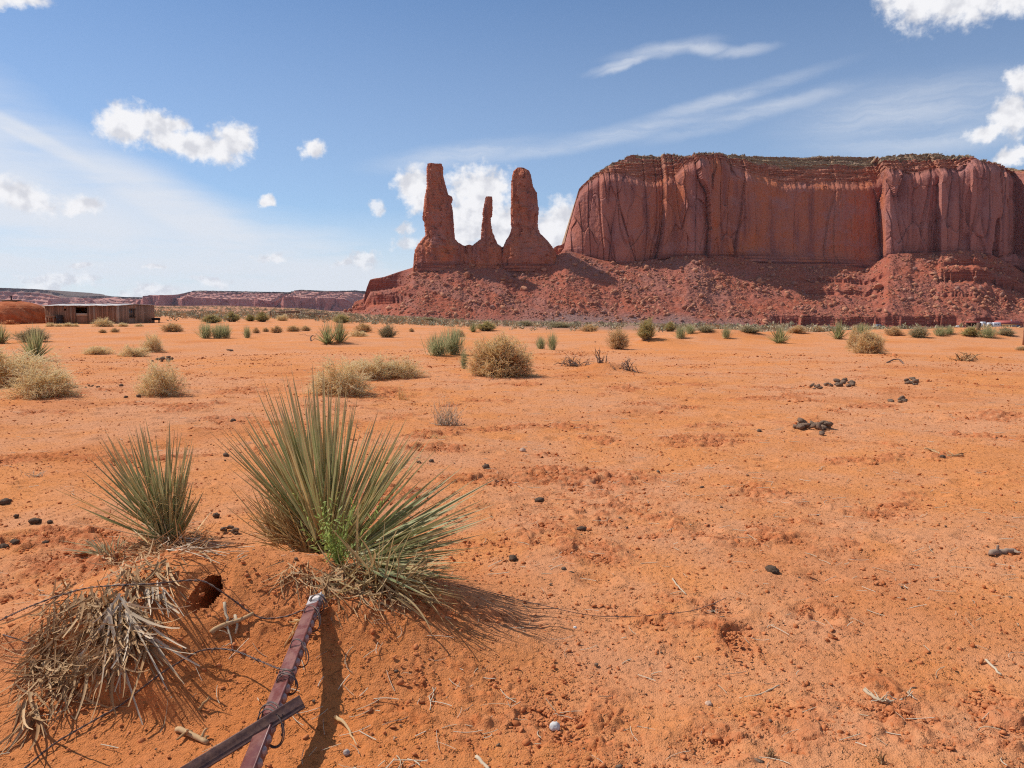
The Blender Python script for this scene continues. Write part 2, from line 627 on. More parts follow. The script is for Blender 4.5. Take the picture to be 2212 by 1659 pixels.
def m_cliff(N, b):
    p = pos_of(N)
    lay, grey, top = vcol_of(N)
    col = N.noise(N.mapping(p, scale=(0.05, 0.03, 0.006)), 1.0, 6, 0.58)
    big = N.noise(N.mapping(p, scale=(0.012, 0.012, 0.018)), 1.0, 4, 0.55)
    strat = N.noise(N.mapping(p, scale=(0.004, 0.004, 0.26)), 1.0, 5, 0.6)
    c = N.mix(N.mapr(big, 0.35, 0.66), (0.46, 0.162, 0.098), (0.53, 0.155, 0.064))
    c = N.mix(N.math('MULTIPLY', N.math('MINIMUM', grey, 1.0), N.mapr(big, 0.3, 0.7, 0.5, 0.9)), c, (0.42, 0.172, 0.14))
    c = N.mix(N.mapr(col, 0.46, 0.66, 0.0, 0.6), c, (0.20, 0.078, 0.075))
    c = N.mix(N.mapr(N.noise(N.mapping(p, scale=(0.02, 0.02, 0.03)), 1.0, 5, 0.6), 0.5, 0.64, 0.0, 0.55), c, (0.40, 0.19, 0.165))
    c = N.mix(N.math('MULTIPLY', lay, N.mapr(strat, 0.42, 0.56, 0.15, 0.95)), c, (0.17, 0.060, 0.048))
    c = N.mix(N.math('MULTIPLY', top, N.mapr(strat, 0.4, 0.6, 0.35, 0.9)), c, (0.42, 0.175, 0.105))
    c = N.mix(N.mapr(grey, 1.2, 1.9), c, N.mix(N.noise(p, 0.3, 4), (0.34, 0.19, 0.115), (0.42, 0.29, 0.18)))
    N.l.new(c, b.inputs['Base Color'])
    h = N.math('ADD', N.noise(p, 0.12, 8, 0.68), N.math('MULTIPLY', N.noise(N.mapping(p, scale=(0.35, 0.35, 0.04)), 1.0, 5, 0.6), 0.25))
    bump(N, b, h, 0.85, 4.5)


def m_talus(N, b):
    p = pos_of(N)
    lay, grey, top = vcol_of(N)
    big = N.noise(p, 0.02, 5, 0.6)
    fine = N.noise(p, 0.16, 7, 0.7)
    c = N.mix(N.mapr(big, 0.35, 0.65), (0.385, 0.108, 0.058), (0.345, 0.118, 0.08))
    c = N.mix(N.mapr(fine, 0.5, 0.72, 0.0, 0.6), c, (0.46, 0.19, 0.125))
    c = N.mix(N.mapr(fine, 0.46, 0.3, 0.0, 0.6), c, (0.19, 0.055, 0.04))
    c = N.mix(N.math('MULTIPLY', grey, N.mapr(fine, 0.3, 0.6, 0.6, 1.0)), c, (0.265, 0.162, 0.138))
    strat = N.noise(N.mapping(p, scale=(0.01, 0.01, 0.45)), 1.0, 4, 0.6)
    c = N.mix(N.math('MULTIPLY', lay, N.mapr(strat, 0.4, 0.6, 0.1, 0.8)), c, (0.22, 0.06, 0.042))
    N.l.new(c, b.inputs['Base Color'])
    bump(N, b, N.noise(p, 0.22, 8, 0.72), 0.7, 3.0)


def m_rubble(N, b):
    p = pos_of(N)
    r, r2, _ = vcol_of(N)
    c = N.mix(r, (0.29, 0.104, 0.056), (0.54, 0.245, 0.138))
    c = N.mix(N.mapr(r2, 0.75, 1.0, 0.0, 0.8), c, (0.25, 0.135, 0.115))
    c = N.mix(N.mapr(N.noise(p, 0.25, 5), 0.4, 0.7, 0.0, 0.35), c, (0.5, 0.22, 0.15))
    N.l.new(c, b.inputs['Base Color'])
    bump(N, b, N.noise(p, 0.5, 6, 0.7), 0.5, 1.0)


def m_farcliff(N, b):
    p = pos_of(N)
    lay, rnd, top = vcol_of(N)
    strat = N.noise(N.mapping(p, scale=(0.0006, 0.0006, 0.055)), 1.0, 5, 0.6)
    patch = N.noise(N.mapping(p, scale=(0.006, 0.006, 0.03)), 1.0, 6, 0.65)
    c = N.mix(N.mapr(patch, 0.35, 0.65), (0.36, 0.125, 0.10), (0.42, 0.18, 0.14))
    up = N.mix(N.mapr(strat, 0.40, 0.62), (0.55, 0.27, 0.205), (0.40, 0.19, 0.155))
    up = N.mix(N.mapr(patch, 0.56, 0.66, 0, 0.7), up, (0.27, 0.15, 0.12))
    c = N.mix(top, c, up)
    c = N.mix(lay, c, (0.13, 0.11, 0.09))
    N.l.new(c, b.inputs['Base Color'])
    bump(N, b, patch, 0.6, 20.0)


M = {}
M['sand'] = material('sand', m_sand, 1.0, 0.05)
M['cliff'] = material('cliff_rock', m_cliff, 0.95, 0.1)
M['talus'] = material('talus_rock', m_talus, 1.0, 0.05)
M['rubble'] = material('rubble_rock', m_rubble, 0.95, 0.1)
M['far'] = material('far_rock', m_farcliff, 1.0, 0.05)


# ------------------------------------------------------------------ the lie of the land
SLOPE = [(-180, .0), (-60, .005), (-36, .007), (-20, .0075), (-15, .004), (-11, -.003), (-3, -.011), (8, -.0145), (18, -.0175), (36, -.0195), (60, -.0195), (180, 0)]
BUMPS = [  # x, y, rx, ry, height
    (-1.62, 3.72, 0.70, 0.62, 0.30), (-1.30, 3.42, 0.45, 0.42, 0.09), (-1.75, 3.15, 0.55, 0.40, 0.13), (-0.72, 3.62, 0.62, 0.60, 0.25), (-0.85, 3.15, 0.50, 0.40, 0.06)]


def flat_hit(px, py, h=0.0):
    d = ray(px, py)
    t = (h - HC) / d[2]
    return d[0] * t, d[1] * t


for (bx, by, rx, ry, hh) in [(1310, 800, .8, .7, .22), (1240, 788, .5, .5, .10), (742, 742, .9, .7, .32), (968, 765, .9, .8, .16), (1425, 742, 1.6, 1.4, .32), (1320, 752, .8, .8, .15),
                             (1500, 733, 3, 2.4, .35), (1600, 734, 3, 2.5, .35), (1700, 728, 4, 3, .4), (1850, 724, 4, 3, .4), (2000, 727, 4, 3, .35), (2110, 728, 3.5, 3, .4),
                             (2195, 726, 3, 3, .6), (1985, 735, 2.5, 2, .25), (745, 840, .9, .8, .10), (70, 850, 1.0, .9, .16), (350, 848, .5, .5, .10), (75, 776, .9, .8, .18),
                             (1060, 716, 4, 3, .25), (900, 704, 6, 4, .3), (2100, 778, .8, .6, .14), (2190, 905, 1.0, .7, .10)]:
    qx, qy = flat_hit(bx, by)
    BUMPS.append((qx, qy, rx, ry, hh))
HOLES = []                        # hollows in the ground: x, y, rx, ry, depth
BURROW = None


def H(x, y, fine=True):
    x = np.asarray(x, float); y = np.asarray(y, float)
    r = np.hypot(x, y)
    az = np.degrees(np.arctan2(x, y))
    s = interp(az, SLOPE)
    d = np.clip(r - 40, 0, 1450)
    d = np.where(d < 20, d * d / 40, d - 10)
    z = s * d
    far = 1 - sstep(60, 140, r)
    z = z + (0.075 * n2(x / 7.3, y / 7.3, 3) + 0.035 * n2(x / 2.3, y / 2.3, 4)) * sstep(3.0, 9.0, r) * far
    z = z + (0.9 * n2(x / 60, y / 60, 5)) * sstep(90, 260, r) * (0.4 + 0.6 * (az < -5))
    z = z + 0.022 * n2(x / 0.9, y / 0.9, 6) * (1 - sstep(12, 25, r))
    for (bx, by, rx, ry, hh) in BUMPS:
        q = ((x - bx) / rx) ** 2 + ((y - by) / ry) ** 2
        z = z + hh * np.exp(-q * 1.1 - 0.25 * q * q)
    # the hummock's front breaks off in a little scarp
    q = (x + 1.62) * 0.30 + (y - 2.90) + 0.10 * n2(x * 3, y * 3, 8)
    z = z + 0.115 * sstep(-0.035, 0.05, q) * sstep(-2.35, -2.1, x) * sstep(-1.15, -1.38, x) * np.exp(-np.clip(q, 0, 9) * 2.2)
    for (hx, hy, rx, ry, dd) in HOLES:
        q = np.sqrt(((x - hx) / rx) ** 2 + ((y - hy) / ry) ** 2)
        z = z - dd * sstep(1.12, 0.72, q)
    return z


def hit(px, py, h=0.0, rmax=3000):
    """where a line of sight meets the ground (raised by h)"""
    d = ray(px, py)
    ys = np.geomspace(1.0, rmax, 4000)
    X = d[0] / d[1] * ys; Z = HC + d[2] / d[1] * ys
    g = Z - H(X, ys) - h
    k = np.argmax(g < 0)
    if g[k] >= 0:
        return np.array([X[-1], ys[-1], H(X[-1], ys[-1])])
    a, b = ys[max(k - 1, 0)], ys[k]
    for _ in range(30):
        m = (a + b) / 2
        if HC + d[2] / d[1] * m - H(d[0] / d[1] * m, m) - h > 0: a = m
        else: b = m
    return np.array([d[0] / d[1] * a, a, HC + d[2] / d[1] * a])


_b = hit(444, 1262)
BURROW = (float(_b[0]), float(_b[1]), 0.052, 0.125)             # mouth of the burrow: x, y, half width, half length
HOLES.append((BURROW[0], BURROW[1], 0.10, 0.18, 0.03))


def smooth_area(x, y):
    """the wind-smoothed sand in front of and around the hummock"""
    return np.exp(-(((x + 0.9) / 0.95) ** 2 + ((y - 2.55) / 0.75) ** 2) ** 2)


def patch_mask(x, y):
    """where the crust is broken up"""
    sm = smooth_area(x, y)
    patch = sstep(0.22, 0.70, fbm(x / 1.5, y / 1.1, 4, 21) + 0.25 * n2(x / 0.3, y / 0.3, 77)) * (1 - 0.9 * sm)
    for (px, py, w, hh) in [(1300, 1090, 260, 90), (1450, 1330, 220, 80), (1000, 1540, 330, 170), (1250, 1560, 240, 160), (1650, 1060, 160, 50), (1300, 1060, 90, 40), (1180, 1150, 160, 80), (1950, 1560, 260, 130),
                            (1640, 1590, 300, 110), (1880, 1480, 200, 60), (2150, 1620, 200, 60), (120, 1230, 190, 120), (1430, 1130, 120, 60), (1780, 1330, 120, 60)]:
        qx, qy = flat_hit(px, py)
        x1, _ = flat_hit(px + w / 2, py); _, y1 = flat_hit(px, py - hh / 2)
        q = ((x - qx) / (x1 - qx)) ** 2 + ((y - qy) / (y1 - qy)) ** 2
        patch = np.maximum(patch, np.exp(-q * 0.9) * sstep(-0.35, 0.3, fbm(x / 0.16, y / 0.16, 3, 31)))
    return patch


def burrow_q(x, y):
    bx, by, rx, ry = BURROW
    a = np.arctan2((y - by) / ry, (x - bx) / rx)
    return np.hypot((x - bx) / rx, (y - by) / ry) / (1 + 0.13 * np.sin(2 * a + 0.8) + 0.08 * np.sin(3 * a + 2) + 0.05 * np.sin(7 * a))


def build_burrow():
    bx, by, rx, ry = BURROW
    k = 48; n = 26
    a = np.arange(k) / k * 6.2832
    m = 1 + 0.13 * np.sin(2 * a + 0.8) + 0.08 * np.sin(3 * a + 2) + 0.05 * np.sin(7 * a)
    rows = []
    for i in range(n):
        t = i / (n - 1)
        sh = 1.16 - 0.12 * min(1, t * 8) - 0.25 * t
        x = bx + rx * m * np.cos(a) * sh; y = by + ry * m * np.sin(a) * sh
        z = H(x, y) * (1 - min(1, t * 3)) + float(H(bx, by)) * min(1, t * 3)
        w = 0.012 * n2(a * 3 + 9 * np.cos(a), np.full(k, t * 9), 555)
        # runs back and down under the hummock
        rows.append(np.stack([x + w + 0.05 * t, y + w + 0.95 * t, z - 0.006 - 0.46 * t], 1))
    V = np.vstack(rows + [[rows[-1].mean(0)]])
    F3 = np.stack([np.full(k, n * k), (n - 1) * k + np.arange(k), (n - 1) * k + (np.arange(k) + 1) % k], 1)
    o = mesh_obj('burrow', V, [grid_faces(n, k, True), F3], M['sand'], None, True, np.tile([0.8, 0, 1.0], (len(V), 1)))  # darker sand colour inside stands in for the shade of the hole
    tag(o, kind='structure')


def build_ground():
    a1 = np.radians(np.arange(-41, 41.001, 0.088))
    a0 = np.radians(np.linspace(-180, -41.6, 46)); a2 = np.radians(np.linspace(41.6, 176, 45))
    ang = np.concatenate([a0, a1, a2])
    rr = np.concatenate([[0.02, 0.3, 0.6, 0.9, 1.2, 1.5], np.geomspace(1.75, 26, 880), np.geomspace(26, 9000, 230)[1:]])
    A, R = np.meshgrid(ang, rr)
    X = R * np.sin(A); Y = R * np.cos(A)
    Z = H(X, Y)
    near = (R < 30) & (np.abs(A) < rad(43))
    x, y, r = X[near], Y[near], R[near]
    fade = 1 - sstep(14, 30, r)
    sm = smooth_area(x, y)
    patch = patch_mask(x, y)
    f1, f2, idv, id2, ox, oy = cells(x / 0.050 + 0.3 * n2(x / .05, y / .05, 40), y / 0.050 + 0.3 * n2(x / .05, y / .05, 41), 9)
    g1, g2, gid, _, _, _ = cells(x / 0.125 + 0.4 * n2(x / .1, y / .1, 42), y / 0.125, 10)
    lump = np.clip(0.9 - f1, 0, 1) * (idv - 0.25) * 0.040 + sstep(0.03, 0.16, g2 - g1) * (gid - 0.4) * 0.050
    base = fbm(x / 0.45, y / 0.45, 5, 51, 0.55) * 0.010
    ridged = (0.5 - np.abs(fbm(x / 0.22, y / 0.22, 4, 61))) * 0.012
    # old footprints, hoof marks
    hx, hy, hid, _, ox2, oy2 = cells(x / 0.62, y / 0.62, 15)
    dent = np.where(hid > 0.55, -0.026 * np.exp(-(hx / 0.17) ** 2) + 0.012 * np.exp(-((hx - 0.24) / 0.08) ** 2), 0)
    rip = 0.003 * n2(x / 0.10 + 0.4 * n2(x / .4, y / .4, 71), y / 0.035, 72) * sm
    Z[near] += fade * (patch * (lump + ridged) + base * (1 - 0.55 * sm) + dent * (1 - sm) + rip + 0.0030 * n2(x / 0.03, y / 0.03, 73) + (1 - 0.8 * sm) * 0.011 * np.clip(fbm(x / 0.055, y / 0.04, 3, 74) - 0.45, 0, 1))
    crust = np.zeros_like(Z); crust[near] = patch * fade * sstep(-0.2, 0.3, n2(x / 0.08, y / 0.08, 81) + 0.3)
    grey = np.zeros_like(Z)
    az = np.degrees(A)
    g = sstep(75 - 22 * sstep(-8, 4, az), 260 - 140 * sstep(-8, 4, az), R) * (0.55 + 0.35 * sstep(-6, 6, az)) + 0.35 * sstep(600, 1000, R) * sstep(-12, -6, az)
    grey = np.clip(g, 0, 1)
    orange_or_shade = np.zeros_like(Z)
    nn = fbm(X / 3.0, Y / 3.0, 3, 91)
    orange_or_shade = np.clip(sstep(0.25, 0.7, nn), 0, 1) * (R < 80) * 0.5
    orange_or_shade = np.clip(orange_or_shade + 0.95 * np.exp(-((X + 1.1) / 1.3) ** 2 - ((Y - 2.9) / 1.0) ** 2), 0, 1)
    V = np.stack([X, Y, Z], -1).reshape(-1, 3)
    F = grid_faces(len(rr), len(ang), close=True)
    fc = V[F].mean(1)
    F = F[burrow_q(fc[:, 0], fc[:, 1]) > 1.0]           # the mouth of the burrow is open
    col = np.stack([crust, grey, orange_or_shade], -1).reshape(-1, 3)
    o = mesh_obj('ground', V, F, M['sand'], None, True, col)
    tag(o, kind='structure')


build_ground()
build_burrow()


# ------------------------------------------------------------------ the mesa, its talus and the spires
YB = 1420.0                        # distance of the cliff foot
# lines traced in layout pixels: foot of the talus, foot of the cliff, rim of the sheer wall, skyline
FOOT = [(735, 681), (780, 683), (900, 689), (1100, 694), (1250, 699), (1450, 699), (1650, 700), (1900, 705), (2212, 712), (2700, 720)]
BASE = [(735, 679), (746, 675), (761, 665), (766, 652), (786, 645), (792, 622), (799, 604), (830, 598), (862, 587), (895, 577), (935, 565), (1000, 560),
        (1060, 562), (1110, 570), (1160, 563), (1205, 549), (1222, 540), (1260, 551), (1300, 562), (1345, 570), (1385, 565), (1450, 553), (1500, 551), (1560, 553), (1610, 558),
        (1660, 566), (1760, 572), (1830, 574), (1870, 580), (1896, 566), (1922, 549), (2010, 545), (2110, 540), (2146, 552), (2185, 572), (2212, 590), (2300, 600), (2700, 590)]
RIM = [(1209, 549), (1221, 535), (1235, 481), (1247, 436), (1258, 405), (1282, 385), (1310, 372), (1345, 373), (1400, 386), (1460, 380), (1490, 348), (1530, 340), (1575, 343), (1590, 356),
       (1640, 372), (1700, 392), (1780, 390), (1860, 392), (1908, 386), (1918, 372), (1930, 362), (1960, 361), (1990, 370), (2025, 363), (2090, 357), (2112, 345), (2122, 340), (2132, 346), (2145, 352), (2170, 356), (2212, 366), (2300, 372), (2700, 360)]
SKYL = [(1209, 549), (1220, 536), (1224, 518), (1235, 481), (1247, 436), (1257, 404), (1282, 381), (1310, 363), (1325, 353), (1360, 339), (1375, 332), (1418, 330), (1435, 333), (1472, 334), (1497, 333), (1522, 330), (1570, 326),
        (1580, 329), (1620, 330), (1645, 335), (1710, 338), (1772, 337), (1798, 334), (1834, 336), (1872, 337), (1934, 333), (1972, 330), (2034, 328), (2096, 332), (2129, 332), (2139, 345), (2170, 347), (2190, 346), (2212, 357), (2260, 360), (2400, 352), (2700, 350)]
DEPTH = [(735, 40), (800, 20), (900, 0), (1209, 10), (1240, 8), (1300, 0), (1370, -6), (1455, 0), (1478, -20), (1500, -30), (1518, -24), (1540, 2), (1600, 20), (1650, 38), (1750, 50), (1860, 50), (1904, 46), (1914, -14),
         (1925, -22), (1962, -20), (1970, -2), (1990, -6), (2020, -2), (2027, -30), (2060, -34), (2092, -32), (2097, -40), (2128, -30), (2140, 14), (2172, 30), (2180, 64), (2200, 84), (2230, 50), (2300, 10), (2700, 0)]
FOOT, BASE, RIM, SKYL = colx(FOOT), colx(BASE), colx(RIM), colx(SKYL)


def build_talus():
    xs = np.arange(735, 2620, 2.0)
    t = np.linspace(0, 1, 230)
    Xp, T = np.meshgrid(xs, t)
    yf, yb = interp(xs, FOOT), interp(xs, BASE)
    db = YB + interp(xs, DEPTH) * 0.6 - 6
    df = 1235 - 20 * sstep(1050, 1400, xs)
    df = np.minimum(df, db - 30)
    k = sstep(735, 900, xs)
    df = df * k + (db - 25) * (1 - k)
    zf = H(x_at(xs, df), df) - 3.0
    zb = z_at(yb, db)
    # concave fan, cut by ledges that stand as little walls
    g = T ** 0.90
    lay = np.zeros_like(T)
    Xn = Xp / 60.0

    def ledge(t1, t2, w, m):
        nonlocal g, lay
        m = np.clip(m, 0, 1)
        dt = 0.012 * n2(Xn * 2.2, 0 * Xn + t1 * 9, 103) + 0.006 * n2(Xn * 7, 0 * Xn + t1 * 9, 104)
        t1 = t1 + dt; t2 = t2 + dt
        up = np.clip((T - (t1 - w)) / w, 0, 1); dn = np.clip((T - t1) / (t2 - t1), 0, 1)
        g = g + (t2 - t1) * 0.92 * m * (up - dn) * (T > t1 - w) * (T < t2 + 0.001)
        lay = np.maximum(lay, m * (T > t1 - 0.012) * (T < t2 + 0.012))
    nn = n2(Xn * 3.0, 0 * Xn, 101); nn2 = n2(Xn * 8.0, 0 * Xn, 102)
    ledge(0.03, 0.15, 0.02, sstep(1655, 1675, Xp) * sstep(2078, 2066, Xp) * sstep(-0.55, -0.25, nn + 0.5 * nn2 + 0.12))
    ledge(0.05, 0.15, 0.02, sstep(2105, 2112, Xp))
    m2 = sstep(2005, 2050, Xp) * sstep(2215, 2190, Xp)
    ledge(0.60, 0.73, 0.06, m2 * sstep(-0.6, 0.2, nn2 + 0.35))
    ledge(0.80, 0.86, 0.03, m2 * sstep(-0.5, 0.3, nn + 0.2))
    ledge(0.40, 0.44, 0.03, sstep(1960, 2050, Xp) * sstep(-0.2, 0.3, nn2))
    ledge(0.50, 0.56, 0.03, sstep(1700, 1760, Xp) * sstep(1940, 1880, Xp) * sstep(-0.7, 0.2, nn))
    ledge(0.70, 0.76, 0.03, sstep(1690, 1760, Xp) * sstep(1960, 1880, Xp) * sstep(-0.7, 0.2, nn2))
    ml = sstep(900, 850, Xp)
    ledge(0.66, 0.98, 0.05, ml * sstep(785, 790, Xp))
    ledge(0.30, 0.52, 0.06, ml * sstep(-0.9, 0.1, nn2))
    D = df + (db - df) * g
    # gullies and ribs running down the slope
    Xw = x_at(Xp, D)
    Z = zf + (zb - zf) * T
    rib = fbm(Xw / 42.0, T * 1.3, 3, 111) * 7.0 + fbm(Xw / 15.0, T * 3.0, 3, 112) * 2.6
    env = np.sin(np.pi * np.clip(T, 0, 1)) ** 0.7
    D = D - rib * env * (1 - 0.6 * lay)
    lump = fbm(Xw / 9.0, D / 9.0, 4, 113, 0.6)
    c1, c2, cid, _, _, _ = cells(Xw / 8.0, (D + Z) / 9.0, 114)
    Z = Z + (lump * 1.5 + np.clip(0.7 - c1, 0, 1) * cid * 4.0) * env * (1 - lay)
    flu = (np.abs(n2(Xw / 6.0, Z / 60.0, 115)) * 3.0 + n2(Xw / 2.6, Z / 20.0, 116) * 1.0 + n2(Xw / 60, Z / 1.6, 117) * 0.8) * lay
    D = D + flu
    grey = sstep(0.0, 0.5, fbm(Xw / 70.0 + T * 1.2, T * 2.2 + Xw / 200.0, 3, 118) - 0.02) * 0.75 * sstep(1680, 1500, Xp)
    grey = np.maximum(grey * 0.5, sstep(0.20, 0.05, T + 0.05 * n2(Xw / 40, T * 4, 119) + 0.10 * sstep(1210, 1100, Xp) + 0.06 * np.clip((Xp - 1330) / 300, 0, 2)) * sstep(1680, 1560, Xp))
    # the back of the heap: in under the cliff, then down behind the spires
    rows = [np.stack([Xw, D, Z], -1)]
    cols = [np.stack([lay, grey, 0 * T], -1)]
    back = [(40, 2.0), (110, -4.0), (230, -40.0), (420, -140.0)]
    for (dd, dz) in back:
        d2 = db + dd
        x2 = x_at(xs, db) * (1 + dd / YB * 0.6)
        z2 = np.maximum(zb + dz * np.clip((zb - zf) / 110.0, 0, 1), -30) + 2.0 * n2(x2 / 30, np.full_like(x2, dd / 30.0), 120)
        rows.append(np.stack([x2, d2, z2], -1)[None]); cols.append(np.zeros((1, len(xs), 3)))
    V = np.concatenate(rows, 0); C = np.concatenate(cols, 0)
    o = mesh_obj('talus_slope', V.reshape(-1, 3), grid_faces(V.shape[0], len(xs)), M['talus'], None, False, C.reshape(-1, 3))
    tag(o, kind='structure')
    return xs, np.stack([Xw, D, Z], -1), T, lay, Xp


TAL = build_talus()


def facets(x, z, sx, sz, s, amp, tilt=0.25, warp=0.35):
    """slab-like planes: each cell its own tilt and set-back"""
    wx = x / sx + warp * n2(x / sx * 1.7, z / sz * 1.7, s + 1); wz = z / sz + warp * n2(x / sx * 1.7, z / sz * 1.7, s + 2)
    f1, f2, a, b, ox, oy = cells(wx, wz, s)
    return amp * (a - 0.5) + tilt * sx * (b - 0.5) * ox + 0.30 * tilt * min(sz, 70) * ((a * 7) % 1 - 0.5) * oy, f2 - f1


def build_mesa():
    xs = np.concatenate([np.arange(1209, 1330, 0.75), np.arange(1330, 2215, 1.25), np.arange(2215, 2620, 4.0)])
    nx = len(xs)
    yb, yr, ys = interp(xs, BASE) + 7, interp(xs, RIM), interp(xs, SKYL)
    d0 = YB + interp(xs, DEPTH)
    zb = z_at(yb, d0)
    zr = np.maximum(z_at(yr, d0 + 12), zb + 0.5)
    Xc = x_at(xs, d0)
    jag = fbm(Xc / 9.0, 0 * Xc, 4, 201) * 2.2
    zr = zr + jag
    zs = np.maximum(z_at(ys, d0 + 75), zr + 0.3) + fbm(Xc / 14.0, 0 * Xc, 4, 202) * 0.8
    # --- sheer wall
    t = np.linspace(0, 1, 250)[:, None]
    Z1 = zb + (zr - zb) * t
    X1 = np.broadcast_to(Xc, Z1.shape)
    f_a, e_a = facets(X1, Z1, 70, 290, 211, 12.0, 0.95, 0.2)
    f_b, e_b = facets(X1, Z1, 27, 75, 221, 2.2, 0.5, 0.18)
    alc = sstep(1545, 1640, xs) * sstep(1912, 1880, xs)       # the smooth alcove
    rough = (1 - 0.72 * alc)
    ver = fbm(X1 / 14.0, Z1 / 160.0, 4, 231) * 1.0
    crack = -np.clip(0.055 - np.abs(n2(X1 / 24.0, Z1 / 260.0, 241)), 0, 1) / 0.055 * 4.5
    small = fbm(X1 / 5.5, Z1 / 10.0, 3, 251, 0.5) * 0.45
    off = (f_a + f_b + ver - crack + 3.5 * sstep(0.05, 0.0, e_a) + 1.6 * sstep(0.05, 0.0, e_b)) * rough + small
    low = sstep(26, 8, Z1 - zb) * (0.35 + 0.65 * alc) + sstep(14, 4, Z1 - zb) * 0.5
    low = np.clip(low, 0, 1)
    strata = (n2(X1 / 90.0, Z1 / 2.6, 261) * 1.6 + n2(X1 / 30.0, Z1 / 1.1, 262) * 0.8)
    foot_in = -alc * 26 * sstep(34, 0, Z1 - zb)
    batter = 16 * t + 10 * sstep(0.86, 1.0, t) ** 2
    # weathered left nose: lies back more
    batter = batter + sstep(1300, 1215, xs) * 22 * t
    D1 = d0 + batter + off * sstep(0.0, 0.05, t + 0.02) + strata * low * 1.2 + foot_in
    low1 = low; top1 = sstep(0.93, 1.0, t) * np.ones_like(Z1) * 0.35
    # --- ledges up to the skyline
    u = np.linspace(0, 1, 110)[1:, None]
    hgt = zs - zr
    nst = np.clip(hgt / 7.5, 1, 6)
    ph = u * nst + 0.35 * n2(X1[:1] / 55.0, u * 3, 271)
    fr = ph - np.floor(ph)
    stair_d = (np.floor(ph) + sstep(0.0, 0.42, fr)) / nst               # set back first ...
    stair_z = (np.floor(ph) + sstep(0.36, 0.95, fr)) / nst              # ... then up
    Z2 = zr + hgt * np.clip(stair_z, 0, 1.02)
    D2 = D1[-1] + (72 - 12) * np.clip(stair_d, 0, 1.02)
    X2 = np.broadcast_to(Xc, Z2.shape)
    D2 = D2 + (fbm(X2 / 34.0, Z2 / 2.2, 4, 281) * 3.0 + fbm(X2 / 9.0, Z2 / 6.0, 3, 284) * 1.2) * np.sqrt(np.clip(u * 6, 0, 1)) + (np.abs(n2(X2 / 60.0, Z2 / 16, 282)) * 8 - 3) * np.clip(u * 4, 0, 1)
    Z2 = Z2 + fbm(X2 / 6.0, D2 / 6.0, 3, 283) * 0.7 * np.clip(u * 6, 0, 1)
    # --- the plateau behind
    w = np.linspace(0, 1, 26)[1:, None]
    D3 = D2[-1] + 620 * w
    Z3 = Z2[-1] + (fbm(Xc / 25.0 + 0 * w, D3 / 25.0, 3, 291) * 1.2 - 10 * w - 3.0 * w) + 0 * w
    # back wall
    D4 = D3[-1:] + 25
    Z4 = np.full((1, nx), -20.0)
    Dall = np.vstack([D1, D2, D3, D4]); Zall = np.vstack([Z1, Z2, Z3, Z4])
    Xall = np.broadcast_to(Xc, Dall.shape).copy()
    Xall[250:] += (Dall[250:] - d0) * (Xc / YB) * 0.35
    GR = np.broadcast_to(np.clip(sstep(1470, 1492, xs) * sstep(1545, 1520, xs) * 0.8 + sstep(1905, 1920, xs) + sstep(1440, 1340, xs) * 0.75, 0, 1), Dall.shape).copy()
    GR[250:359] = np.where(u + 0.10 * n2(X2 / 40, u * 3, 285) > 0.62 + 0.3 * sstep(1640, 1560, xs), 2.0, 0.0)
    GR[359:] = 2.0
    low = np.vstack([low1, np.zeros_like(Z2), np.zeros_like(Z3), np.zeros_like(Z4)])
    top = np.vstack([top1, np.ones_like(Z2), np.ones_like(Z3), np.ones_like(Z4)])
    C = np.stack([low, GR, top], -1).reshape(-1, 3)
    V = np.stack([Xall, Dall, Zall], -1)
    o = mesh_obj('mesa', V.reshape(-1, 3), grid_faces(V.shape[0], nx), M['cliff'], None, False, C)
    tag(o, kind='structure')
    return V, xs


MESA_V, MESA_X = build_mesa()


